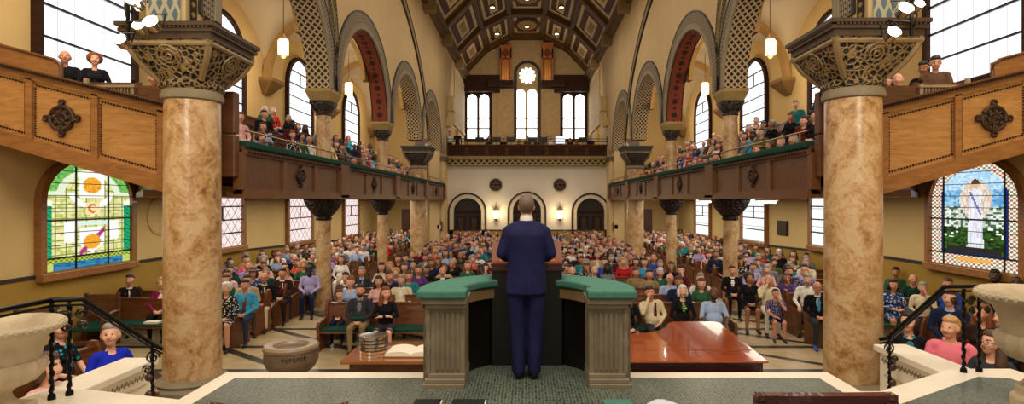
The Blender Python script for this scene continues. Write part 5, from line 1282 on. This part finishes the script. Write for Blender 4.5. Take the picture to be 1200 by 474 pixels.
# ------------- hand-placed people near the camera
def near_person(x, y, rz, label, skin, hair, top, bot, shirt='white', z=0, scale=1.0, vox=.014, group=None, glasses=False, tie=None, shoes=None, hairstyle='short', stand=False, hairkids=True, **kw):
    hp = Fig()
    if stand: f = standing(hair=hairstyle, near=True, hairpart=hp, **kw)
    else: f = seated(hair=hairstyle, near=True, hairpart=hp, **kw)
    me = f.mesh('person', vox, 2)
    o = bpy.data.objects.new('person', me); col.objects.link(o); o.location = (x, y, z); o.rotation_euler = (0, 0, rz); o.scale = (scale,)*3
    dress(o, skin, hair, top, bot, shirt, shoes); tag(o, label, 'person', group, 'thing')
    if hp.p:
        hm = hp.mesh('hair', .014, 1); h = bpy.data.objects.new('hair', hm); col.objects.link(h); h.parent = o
        for sl in h.material_slots: sl.link = 'OBJECT'; sl.material = HAIRS[hair]
    M0 = Matrix.Translation((0, -.002, -.012)) @ Matrix.Translation((0, .01, 1.095)) @ Matrix.Scale(1.1, 4) @ Euler((kw.get('pitch', 0), 0, kw.get('yaw', 0))).to_matrix().to_4x4() @ Matrix.Translation((0, -.01, -1.095))
    def kid(b, nm, mat):
        k = b.build(nm, mat, None, smooth=True); k.parent = o
    if glasses:
        b = MB(); b.mat = M0
        for s in (-1, 1): b.tube([(s*.033+.024*math.cos(t*PI/6), -.108, 1.212+.018*math.sin(t*PI/6)) for t in range(12)], .003, 4, closed=True); b.tube([(s*.057, -.105, 1.215), (s*.08, 0, 1.21)], .003, 4)
        b.tube([(-.01, -.11, 1.214), (.01, -.11, 1.214)], .003, 4); kid(b, 'glasses', black_m)
    if tie:
        b = MB(); P = [(0, 1.03), (.018, 1.02), (.02, .99), (.03, .76), (0, .72), (-.03, .76), (-.02, .99), (-.018, 1.02)]
        b.prism([(a, c) for a, c in P], 'y', -.15, -.138); kid(b, 'tie', CL[tie])
    taken.append((x, y)); return o
FG = 1.12
def at(px, py_head, hz=1.22):     # seated head pixel -> floor position
    k = (py_head-CY)/(EYE-hz); Y = F/k; return (px-CX)/k, Y
NP = near_person
# left foreground, turned to the pulpit
x, y = at(130, 392, 1.22*FG); NP(x, y, 1.0, 'person in a bright royal blue shirt with short grey curls behind the left railing', 0, 'grey', 'royal blue', 'navy', hairstyle='short', female=True, yaw=-.5, pitch=-.15, scale=FG)
x, y = at(70, 383, 1.22*FG); NP(x, y, PI/2, 'person with long blond hair in a blue flowered dress behind the left railing', 0, 'blond', 'blue floral', 'black', hairstyle='long', female=True, yaw=-.5, short_sleeve=True, scale=FG)
NP(-4.75, 5.5, PI/2, 'person in pink flowered top mostly hidden behind the left urn', 0, 'brown', 'pale pink', 'grey', hairstyle='bob', female=True, vox=.02, scale=FG)
# right foreground, turned to the pulpit
x, y = at(1114, 383, 1.22*FG); NP(x, y, -.75, 'young person in a pink polo shirt with short blond hair behind the right railing', 0, 'blond', 'pink', 'khaki', hairstyle='short', yaw=-.35, belly=.02, scale=FG)
x, y = at(1084, 382, 1.22*FG); NP(x-.0, y+.3, -.5, 'person with dark bobbed hair, black cardigan and blue top by the right stairs', 0, 'black', 'black', 'black', 'teal', jacket=True, hairstyle='bob', female=True, yaw=-.4, scale=FG)
x, y = at(1113, 349, 1.22*FG); NP(x, y, -.7, 'young person in a dark navy suit with brown quiff behind the pink shirt', 0, 'brown', 'navy', 'navy', 'light blue', jacket=True, hairstyle='short', yaw=-.2, scale=FG)
x, y = at(1151, 366, 1.22*FG); NP(x, y, -.9, 'person with long red hair between the two right railing posts', 1, 'auburn', 'dark brown', 'black', hairstyle='wavy', female=True, yaw=-.3, scale=FG)
x, y = at(1176, 371, 1.22*FG); NP(x, y, -1.0, 'person with blond hair tied up in black top beside the right urn', 0, 'blond', 'black', 'black', hairstyle='bun', female=True, yaw=-.45, scale=FG)
x, y = at(1162, 401, 1.22*FG); NP(x, y, -1.0, 'person with long brown hair and glasses nearest the right urn', 0, 'brown', 'charcoal', 'black', hairstyle='wavy', female=True, glasses=True, yaw=-.4, pitch=-.1, scale=FG)
x, y = at(1171, 349, 1.22*FG); NP(x+.1, y-.2, -.7, 'person with white hair half hidden behind the red-haired person', 0, 'white', 'grey', 'grey', hairstyle='curly', female=True, vox=.02, scale=FG)
NP(9.2, 10.9, -.5, 'person in dark jacket by the right wall, outermost but one', 4, 'black', 'black', 'black', 'green', z=.32, jacket=True, yaw=-.3)
NP(9.25, 10.42, -.9, 'person in dark suit leaning forward by the right wall, outermost', 4, 'black', 'charcoal', 'black', z=.32, lean=.35, hairstyle='none', pose='knees')
# right block front
x, y = at(1070, 327); NP(x, y, -.3, 'large bald person in a dark green polo shirt beside the right wall', 1, 'grey', 'dark green', 'khaki', hairstyle='none', short_sleeve=True, pose='knees', belly=.04, shorts=True)
x, y = at(1043, 333); NP(x, y-.1, -.3, 'person in a blue and white flowered dress just right of the near right column', 1, 'black', 'blue and white floral', 'blue and white floral', hairstyle='bob', female=True, skirt=True, pose='book')
x, y = at(1050, 319); NP(x, y, -.3, 'young person with dark hair in green top behind the flowered dress', 2, 'black', 'green', 'jeans', hairstyle='short', pose='lap', yaw=-.3)
x, y = at(956, 335); NP(x-.05, y-.15, -.25, 'bald person with glasses, black suit and cyan tie in the right front pew', 1, 'grey', 'black', 'charcoal', 'white', jacket=True, hairstyle='fringe', glasses=True, tie='sky blue', pose='lap', shoes=plain('blue trainer', '#1B57C8', .5))
x, y = at(909, 346, 1.0); NP(x, y, -.2, 'child in plaid shirt and dark shorts resting chin on hand in the right block', 1, 'dark brown', 'plaid', 'navy', hairstyle='short', pose='chin', short_sleeve=True, shorts=True, scale=.8, z=.06)
x, y = at(928, 318); NP(x, y, -.2, 'person with short dark hair and beard in dark grey shirt behind the cyan tie', 1, 'dark brown', 'charcoal', 'charcoal', hairstyle='short', beard=True, pose='wide', sidelean=-.1)
x, y = at(906, 328); NP(x-.1, y, -.2, 'balding person in white jacket behind the chin-resting child', 1, 'brown', 'cream', 'white', hairstyle='fringe', pose='face', yaw=-.4)
x, y = at(878, 325); NP(x, y, -.2, 'person in a black dress with dark curly hair at a right block pew end', 2, 'dark brown', 'black', 'black', hairstyle='curly', female=True, skirt=True)
x, y = at(866, 318); NP(x-.1, y+.2, -.2, 'person in dark suit with white shirt beside the second right column', 1, 'dark brown', 'black', 'black', jacket=True, hairstyle='short')
# centre block front row, right of pulpit
x, y = at(735, 345); NP(x, y-.0, 0, 'person in black top and grey skirt with hand over face right of the pulpit', 0, 'auburn', 'black', 'charcoal', hairstyle='long', female=True, skirt=True, pose='face', pitch=.3, lean=.12)
x, y = at(766, 342); NP(x, y, 0, 'person in cream shirt and dark red patterned tie resting head on hand', 1, 'dark brown', 'cream', 'charcoal', hairstyle='short', pose='face', tie='maroon', belly=.03, sidelean=-.12)
x, y = at(800, 341); NP(x, y, 0, 'smiling person with white hair and green print top under black cardigan', 0, 'white', 'black', 'black', 'green patterned', jacket=True, hairstyle='bob', female=True)
x, y = at(836, 343); NP(x, y, 0, 'bearded person in a light blue short-sleeved shirt at the end behind the piano', 3, 'black', 'light blue', 'charcoal', hairstyle='fringe', beard=True, short_sleeve=True, pose='knees', belly=.05)
x, y = at(785, 326); NP(x, y, 0, 'balding person in a blue and white striped shirt, second row behind green print', 0, 'brown', 'light blue', 'khaki', hairstyle='none', glasses=True)
x, y = at(821, 326); NP(x, y, 0, 'grey-haired person in white shirt and yellow tie, second row right of centre', 0, 'grey', 'white', 'khaki', hairstyle='short', glasses=True, tie='yellow', pose='wide')
x, y = at(762, 322); NP(x, y+.1, 0, 'person in olive shirt with dark hair behind the patterned tie', 1, 'dark brown', 'khaki', 'navy', hairstyle='short', jacket=False)
# centre block front row, left of pulpit
x, y = at(398, 347, 1.0); NP(x, y, .15, 'small child in navy suit at the left end of the front centre pew', 0, 'brown', 'navy', 'navy', hairstyle='short', scale=.8, z=.06, pose='lap', yaw=.3)
x, y = at(422, 340); NP(x, y, .1, 'bearded person in charcoal shirt and khaki trousers holding a green hymnal', 1, 'dark brown', 'charcoal', 'khaki', 'grey', jacket=True, hairstyle='short', beard=True, pose='lap', belly=.02)
x, y = at(452, 343); NP(x, y, .1, 'person with long auburn hair in a black cardigan and skirt with arms crossed', 0, 'auburn', 'black', 'charcoal', hairstyle='wavy', female=True, pose='cross', skirt=True, yaw=.4)
x, y = at(405, 325); NP(x, y, .1, 'person in a grey tweed jacket, second row behind the small child', 1, 'dark brown', 'brown', 'charcoal', jacket=True, hairstyle='short')
x, y = at(470, 328); NP(x, y, .1, 'grey-haired person in a cream jacket, second row behind the auburn hair', 1, 'grey', 'cream', 'khaki', jacket=True, hairstyle='short', beard=True)
x, y = at(424, 318); NP(x, y, .1, 'red-cheeked person with grey hair in a dark suit and tie, third row', 1, 'grey', 'charcoal', 'charcoal', 'light blue', jacket=True, hairstyle='short', tie='navy')
x, y = at(441, 331); NP(x, y+.2, .1, 'smiling person with brown hair in pale pink top between beard and cream jacket', 1, 'dark brown', 'pale pink', 'khaki', hairstyle='long', female=True)
x, y = at(400, 304); NP(x, y, .1, 'person in a white blouse with long brown hair beside the second left column', 1, 'brown', 'white', 'white', hairstyle='long', female=True)
# left block front
x, y = at(268, 337); NP(x, y-.1, .25, 'white-haired person in a black and white flowered dress right of the near left column', 0, 'white', 'black and white floral', 'black and white floral', hairstyle='curly', female=True, skirt=True, pose='lap', yaw=.2)
x, y = at(280, 337); NP(x-.05, y+.35, .2, 'young person with dark hair in a bright blue T-shirt beside the flowered dress', 1, 'dark brown', 'sky blue', 'jeans', hairstyle='short', yaw=.3)
x, y = at(310, 325); NP(x, y, .2, 'person in dark suit and light khaki trousers at a left block pew end', 1, 'brown', 'black', 'cream', 'white', jacket=True, hairstyle='fringe', tie='charcoal', pose='lap', glasses=True)
x, y = at(327, 322); NP(x-.05, y+.3, .2, 'person in a dark brown suit and red tie behind the khaki trousers', 1, 'dark brown', 'dark brown', 'dark brown', jacket=True, hairstyle='short', tie='maroon')
x, y = at(363, 316); NP(x, y, .2, 'dark-haired person in a lavender shirt beside the second left column', 4, 'black', 'lavender', 'navy', hairstyle='short', beard=True, pose='lap', pitch=.35)
x, y = at(297, 321); NP(x-.05, y+.1, .2, 'person in a wide-brimmed straw hat and patterned blouse in the left block', 1, 'brown', 'blue and white floral', 'khaki', hairstyle='bob', female=True, hat=True)
x, y = at(274, 317); NP(x-.1, y, .2, 'person with dark hair and dark green shirt in the left block', 1, 'dark brown', 'dark green', 'navy', hairstyle='short')
x, y = at(152, 328); NP(x, y, .3, 'suited person with dark tie against the left wall', 1, 'dark brown', 'dark brown', 'black', 'white', jacket=True, hairstyle='short', tie='black')
x, y = at(183, 333); NP(x, y+.2, .3, 'person with curly blond hair in a fuchsia jacket left of the near left column', 0, 'blond', 'fuchsia', 'black', 'white', jacket=True, hairstyle='curly', female=True)
# near raked galleries
NP(WX(76, 10.0), 10.0, .5, 'bald person in black jacket seated before the bright upper left window', 1, 'brown', 'black', 'black', hairstyle='fringe', jacket=False, z=WZ(66, 10.0)-1.22, pose='lap', yaw=.2)
NP(WX(111, 10.0), 10.0, .6, 'person with curly auburn hair in black before the bright upper left window', 0, 'auburn', 'black', 'jeans', hairstyle='curly', female=True, z=WZ(69, 10.0)-1.22, yaw=.1)
NP(WX(178, 10.3), 10.3, .8, 'grey-shirted person bent low behind the big left capital', 1, 'grey', 'grey', 'grey', hairstyle='short', z=WZ(92, 10.3)-1.22, lean=.3)
NP(WX(1096, 10.0), 10.0, -.5, 'dark-haired person in a checked shirt before the bright upper right window', 1, 'black', 'brown', 'navy', hairstyle='short', z=WZ(73, 10.0)-1.22, pose='lap', pitch=.3, short_sleeve=False)
NP(WX(1083, 10.4), 10.4, -.9, 'person with black hair partly hidden behind the checked shirt', 2, 'black', 'black', 'black', hairstyle='short', z=WZ(79, 10.4)-1.22, pitch=.3)
NP(WX(1052, 10.0), 10.0, -.7, 'balding person in a white shirt right of the big right capital', 0, 'grey', 'white', 'grey', hairstyle='fringe', z=WZ(93, 10.0)-1.22)
NP(WX(1040, 10.2), 10.2, -.7, 'person in a red top half behind the big right capital', 0, 'brown', 'red', 'black', hairstyle='bob', female=True, z=WZ(97, 10.2)-1.22)
# ------------- congregation by rows
cand = []
def add_c(x, y, rz, z, where, grp, sc=1.0):
    if not free(x, y) : return
    px, py = scr(x, y-.0, z+1.22*sc)
    if blocked(px, py) or py < -10: return
    cand.append((y, x, rz, z, where, grp, sc, px, py))
for k, y in enumerate(ROWY):
    n = 15
    for i in range(n):
        x = -3.9+7.8*i/(n-1)+R_.uniform(-.07, .07)
        if R_.random() < (.05 if k > 2 else .3): continue
        if k == 0: continue
        face = math.atan2(x, y-5)*.6
        add_c(x, y-.05+R_.uniform(-.04, .04), -face, 0, '%s seat from left in %s centre row' % (ORD[i], ORD[k]), 'congregation in the centre pews', R_.uniform(.93, 1.04))
for (s, k, x0, y0, rz) in SIDEP:
    for i in range(6):
        t = -1.35+2.7*i/5; x = x0+t*math.cos(rz); y = y0+t*math.sin(rz)-.05
        if R_.random() < (.08 if k > 1 else .45): continue
        add_c(x+R_.uniform(-.06, .06), y, -math.atan2(x, y-4)*.7, 0, '%s seat from left in %s %s side row' % (ORD[i], ORD[k], SIDE[s]), 'congregation in the %s side pews' % SIDE[s], R_.uniform(.93, 1.04))
for s in (-1, 1):
    for row in range(4):
        X = 5.95+row*.85; zf = GZ[row]
        for i in range(36):
            y = max(10.5, (X+.4)/.68)+i*.6; 
            if y > 32.5 or any(abs(y-c) < .5 for c in YC): continue
            if R_.random() < (.1 if row < 2 else .3) or (row == 3 and R_.random() < .5): continue
            g = [0.0, 0.04, 0, 0][row]
            px = scr(s*X, y, 1)[0]
            add_c(s*(X-.05), y, s*-PI/2*.62, zf-.03, '%s place, %s bench, %s gallery' % (ORD[i] if i < 30 else 'hind '+ORD[i-30], ORD[row], SIDE[s]), 'audience in the %s gallery' % SIDE[s], R_.uniform(.93, 1.03))
cand.sort(key=lambda c: c[0])
# visible portion estimate: nearer rows hide those behind; keep the rest as one mass
NIND = 300-len(taken)-12
ind, rest = cand[:NIND], cand[NIND:]
used_l = set()
for (y, x, rz, z, where, grp, sc, px, py) in ind:
    fem, key, kw, hair, skin, top, bot, hs = rand_person()
    me = base(key, **kw); o = bpy.data.objects.new('person', me); col.objects.link(o)
    o.location = (x, y, z); o.rotation_euler = (0, 0, rz+R_.uniform(-.12, .12)); o.scale = (sc,)*3
    dress(o, skin, hair, top, bot)
    w_ = where.split(' seat from the left in the ')
    lab = 'person with %s in %s, %s' % (hs, top, where)
    ws = lab.split()
    if len(ws) > 15: lab = 'person in %s, %s' % (top, where)
    tag(o, lab, 'person', grp, 'thing')
# the remaining far congregation as one mass
allm = []; idx = {}
def mi_of(m_):
    if m_.name not in idx: idx[m_.name] = len(allm); allm.append(m_)
    return idx[m_.name]
Vs = []; Fs = []; Ms = []; off = 0; cache = {}
for (y, x, rz, z, where, grp, sc, px, py) in rest:
    fem, key, kw, hair, skin, top, bot, hs = rand_person()
    if key not in cache:
        me = (seated)(**kw).mesh('far_'+key, .045, 1); nv = len(me.vertices); a = np.empty(nv*3); me.vertices.foreach_get('co', a)
        fl = [tuple(p.vertices) for p in me.polygons]; ti = [p.material_index for p in me.polygons]; cache[key] = (a.reshape(-1, 3), np.array(fl), ti); bpy.data.meshes.remove(me)
    a, fl, ti = cache[key]; th = rz; c, s_ = math.cos(th), math.sin(th)
    P = a*sc; Q = np.stack([P[:, 0]*c-P[:, 1]*s_+x, P[:, 0]*s_+P[:, 1]*c+y, P[:, 2]+z], 1); Vs.append(Q); Fs.append(fl+off); off += len(Q)
    ms = [mi_of(m_) for m_ in (SKINS[skin], CL[top], denim if bot == 'jeans' else CL[bot], HAIRS[hair], shoe_m, CL['white'], eye_m, lip_m)]
    Ms += [ms[t] for t in ti]
if Vs:
    me = bpy.data.meshes.new('seated_crowd'); me.from_pydata(np.concatenate(Vs).tolist(), [], np.concatenate(Fs).tolist())
    for m_ in allm: me.materials.append(m_)
    me.polygons.foreach_set('material_index', Ms); me.polygons.foreach_set('use_smooth', [True]*len(Ms))
    o = bpy.data.objects.new('seated_crowd', me); col.objects.link(o); tag(o, 'far rows of the seated congregation at the back of the nave and galleries', 'crowd', kind='stuff')
# standing people and musicians in the rear gallery
for i, (px, hh, lab, top, hr) in enumerate([(527, 156, 'standing person in white shirt at the left end of the rear gallery', 'white', 'dark brown'), (536, 154, 'standing person in black at the left end of the rear gallery', 'black', 'black')]):
    Y = 35.6; me = base('stand', stand=True, hair='short'); o = bpy.data.objects.new('person', me); col.objects.link(o); o.location = (WX(px, Y), Y, 5.72); dress(o, 1, hr, top, 'black'); tag(o, lab, 'person', 'people in the rear gallery', 'thing')
tops = ['charcoal', 'black', 'navy', 'brown', 'charcoal', 'black', 'white', 'dark brown', 'black', 'navy']
for i, px in enumerate((573, 590, 608, 618, 629, 641, 644.5, 668, 676, 692)):
    Y = 36.6+(i % 3)*1.1; me = base(*[('m_short', dict(hair='short')), ('f_bob', dict(hair='bob', female=True))][i % 2]) if False else base('m_short', hair='short') if i % 2 else base('f_bob', hair='bob', female=True)
    o = bpy.data.objects.new('person', me); col.objects.link(o); o.location = (WX(px, Y), Y, 5.72+.25); dress(o, i % 3, ['black', 'brown', 'dark brown'][i % 3], tops[i], 'black'); tag(o, 'seated musician in %s behind the rear gallery rail, %s from the left' % (tops[i], ORD[i]), 'person', 'people in the rear gallery', 'thing')
def music_stand(px, Y, k):
    x = WX(px, Y); r = empty('music_stand', (x, Y, 5.7), 'black music stand in the rear gallery, %s from the left' % ORD[k], 'music stand', 'music stands in the rear gallery', 'thing')
    m = MB(); m.tube([(x, Y, 5.72), (x, Y, 6.85)], .02, 6); m.build('pole', iron, r); m = MB(); m.box(x-.28, x+.28, Y-.03, Y, 6.8, 7.15); m.build('desk', black_m, r)
    m = MB()
    for q in range(3): t = 2*PI*q/3; m.tube([(x, Y, 5.9), (x+.25*math.cos(t), Y+.25*math.sin(t), 5.72)], .012, 4)
    m.build('tripod', iron, r)
for k, px in enumerate((562, 582, 599, 624, 636, 683)): music_stand(px, 35.9, k)
r = empty('score_board', (WX(656.5, 36), 36, 5.7), 'bright white score sheets on a stand in the rear gallery', 'score sheet', kind='thing')
m = MB(); m.box(WX(651, 36), WX(662, 36), 36, 36.03, 6.75, 7.2); m.build('sheets', screen, r); m = MB(); m.tube([(WX(656.5, 36), 36.05, 5.72), (WX(656.5, 36), 36.05, 6.8)], .03, 6); m.build('pole', iron, r)
r = empty('upright_console', (WX(648, 37.5), 37.5, 5.7), 'brown wooden organ console in the middle of rear gallery', 'organ console', kind='thing')
x = WX(646, 37.5); m = MB(); m.box(x-.8, x+.8, 37.2, 38.0, 5.72, 6.9); m.box(x-.85, x+.85, 37.15, 38.05, 6.9, 6.98); m.build('case', oak_d, r, bevel=.02); m = MB(); m.box(x-.6, x+.6, 37.14, 37.2, 6.0, 6.7); m.build('back_panel', walnut, r)
# ------------- the preacher, seen from behind
def preacher():
    b = Fig(); H = Fig(); J = Fig(); T = Fig()
    for s in (-1, 1):
        b.c((s*.08, 0, .9), .06, (s*.075, 0, .5), .045, BT); b.c((s*.075, 0, .5), .045, (s*.073, .02, .1), .035, BT); b.c((s*.075, .04, .05), .042, (s*.1, -.17, .04), .036, SH)
        T.loft([(.06, s*.074, -.0, .062, .1), (.2, s*.076, .01, .066, .088), (.5, s*.082, .005, .08, .09), (.8, s*.088, .01, .092, .105), (.93, s*.085, .01, .095, .105)], 24, 2.2); T.e((s*.08, -.06, .06), (.06, .1, .03), 0)
    b.e((0, 0, 1.0), (.13, .09, .12), TP); b.e((0, 0, 1.22), (.14, .09, .2), ST); b.c((-.13, .01, 1.40), .04, (.13, .01, 1.40), .04, ST)
    b.c((0, .015, 1.44), .058, (0, .0, 1.6), .056, SK); b.c((0, .012, 1.5), .066, (0, .008, 1.535), .064, ST)
    T.loft([(.86, 0, .01, .165, .1), (1.0, 0, .01, .15, .095)])
    # jacket
    J.loft([(.815, 0, .01, .197, .135), (.82, 0, .01, .2, .138), (.9, 0, .01, .194, .132), (1.0, 0, .01, .186, .124), (1.1, 0, .01, .18, .118), (1.2, 0, .015, .184, .118), (1.3, 0, .02, .196, .122), (1.38, 0, .025, .2, .118), (1.43, 0, .022, .178, .1), (1.465, 0, .02, .12, .082), (1.5, 0, .014, .078, .074), (1.515, 0, .012, .074, .072)])
    for s in (-1, 1):
        J.c((s*.1, .02, 1.445), .062, (s*.172, .022, 1.405), .062, 0); J.c((s*.172, .022, 1.405), .062, (s*.232, .03, 1.2), .058, 0); J.c((s*.232, .03, 1.2), .057, (s*.2, -.24, 1.13), .044, 0)
        b.c((s*.17, .02, 1.38), .036, (s*.228, .03, 1.2), .04, ST); b.c((s*.235, .03, 1.2), .036, (s*.2, -.27, 1.13), .028, ST); hand(b, (s*.195, -.27, 1.13), (-s*.25, -1, -.05), s, True)
    H.e((0, .05, 1.65), (.064, .045, .06), HR)
    head(b, 'short', 1.672, True, False, False, 0, .06, 0, H, kf=.95)
    me = b.mesh('person', .011, 2); o = bpy.data.objects.new('person', me); col.objects.link(o); o.location = (-.005, 5.33, ZP); o.rotation_euler = (0, 0, PI)
    dress(o, 1, 'brown', 'navy', 'navy'); tag(o, 'preacher in a dark navy suit standing in the pulpit, seen from behind', 'person', kind='thing')
    suit = NT('navy suit wool'); bs = suit.bsdf(srgb('#20204A'), .75); v = suit.coord(); f = suit.noise(v, 3, 4); suit.l(suit.ramp(f, [(.3, srgb('#1A1B3C')), (.7, srgb('#262752'))]), bs.inputs['Base Color']); suit.bump(bs, suit.noise(suit.coord(scale=(6, 6, 2)), 2.2, 3), .45, .03)
    for F_, nm, mt in ((J, 'jacket', suit.m), (T, 'trousers', suit.m), (H, 'hair', plain('hair greying brown', '#6B5444', .6, var=.25, scale=60))):
        q = F_.mesh(nm, .012, 3, 1); q.polygons.foreach_set('material_index', [0]*len(q.polygons)); q.materials[0] = mt; k = bpy.data.objects.new(nm, q); col.objects.link(k); k.parent = o
    c = MB(); c.tube([(.0, .148, .815), (.0, .138, .98)], .003, 4); k = c.build('centre_vent', black_m, None); k.parent = o
preacher()
m = MB(); m.mat = Matrix.Translation((WX(422, 10.55), 10.42, .78)) @ Matrix.Rotation(-.5, 4, 'X'); m.box(-.12, .12, -.09, .09, -.02, .02); tag(m.build('hymnal', green), 'green hymnal held by the bearded person in the front centre pew', 'book', kind='thing')
m = MB(); x = WX(525, 11.2); m.box(x-.14, x+.14, 11.05, 11.25, .45, .49); tag(m.build('hymnal', paper), 'pale hymnal lying on the green seat of the front centre pew', 'book', kind='thing')
m = MB(); x = WX(180, 11.6); m.box(x-.14, x+.14, 11.5, 11.7, .45, .49); tag(m.build('hymnal', paper), 'pale hymnal lying on the front pew left of the near left column', 'book', kind='thing')
# ------------------------------------------------------------------ camera and light
cam = bpy.data.cameras.new('camera'); co = bpy.data.objects.new('camera', cam); col.objects.link(co); co.location = (0, 0, EYE); co.rotation_euler = (PI/2, 0, 0)
cam.sensor_width = 36; cam.lens = F/1200*36; cam.shift_x = -(CX-600)/1200; cam.shift_y = (CY-237)/1200; cam.clip_end = 200; cam.clip_start = .05
bpy.context.scene.camera = co
w = bpy.data.worlds.new('World'); bpy.context.scene.world = w; w.use_nodes = True; bg = w.node_tree.nodes['Background']; bg.inputs[0].default_value = (1, .86, .68, 1); bg.inputs[1].default_value = .5
def area(name, loc, rot, sx, sy, e, c):
    L = bpy.data.lights.new(name, 'AREA'); L.shape = 'RECTANGLE'; L.size = sx; L.size_y = sy; L.energy = e; L.color = c; o = bpy.data.objects.new(name, L); o.location = loc; o.rotation_euler = rot; col.objects.link(o); return o
for i, y in enumerate((13, 19, 25, 31)): area('nave_fill', (0, y, 12.6), (0, 0, 0), 5, 3, 210, (1, .87, .72))  # unseen area lights added high up to fill the nave
area('ceiling_wash', (0, 30, 9.5), (PI, 0, 0), 4, 14, 110, (1, .84, .66))
area('chancel_fill', (0, 2.5, 9), (.6, 0, 0), 7, 2.5, 620, (1, .9, .76))  # added overhead fill, no fixture, for pulpit and front pews
area('rear_gallery_fill', (0, 38, 12), (1.0, 0, 0), 6, 3, 260, (1, .84, .62))  # unseen lamp added and aimed to brighten end wall and organ
for s in (-1, 1):
    area('under_gallery_fill', (s*7.0, 21.5, 3.02), (0, 0, 0), 2.6, 22, 420, (1, .9, .74)); L_ = area('wall_fill', (s*4.6, 3.4, 5.0), (0, 0, 0), 1.5, 1.5, 80, (1, .88, .7)); L_.rotation_euler = Vector((s*4.9, 8.0, -2.8)).to_track_quat('-Z', 'Y').to_euler()  # unseen area lights added to brighten the lower and near side walls
    area('aisle_light', (s*7.4, 20, 9.0), (0, 0, 0), 1.5, 22, 110, (1, .88, .7))
    area('side_light', (s*7.5, 8.0, 8.3), (0, 0, 0), 2.5, 4, 170, (1, .88, .72))
sc_ = bpy.context.scene; sc_.view_settings.view_transform = 'Standard'; sc_.view_settings.look = 'None'; sc_.view_settings.exposure = 0
sc_.cycles.use_denoising = True; sc_.cycles.max_bounces = 6
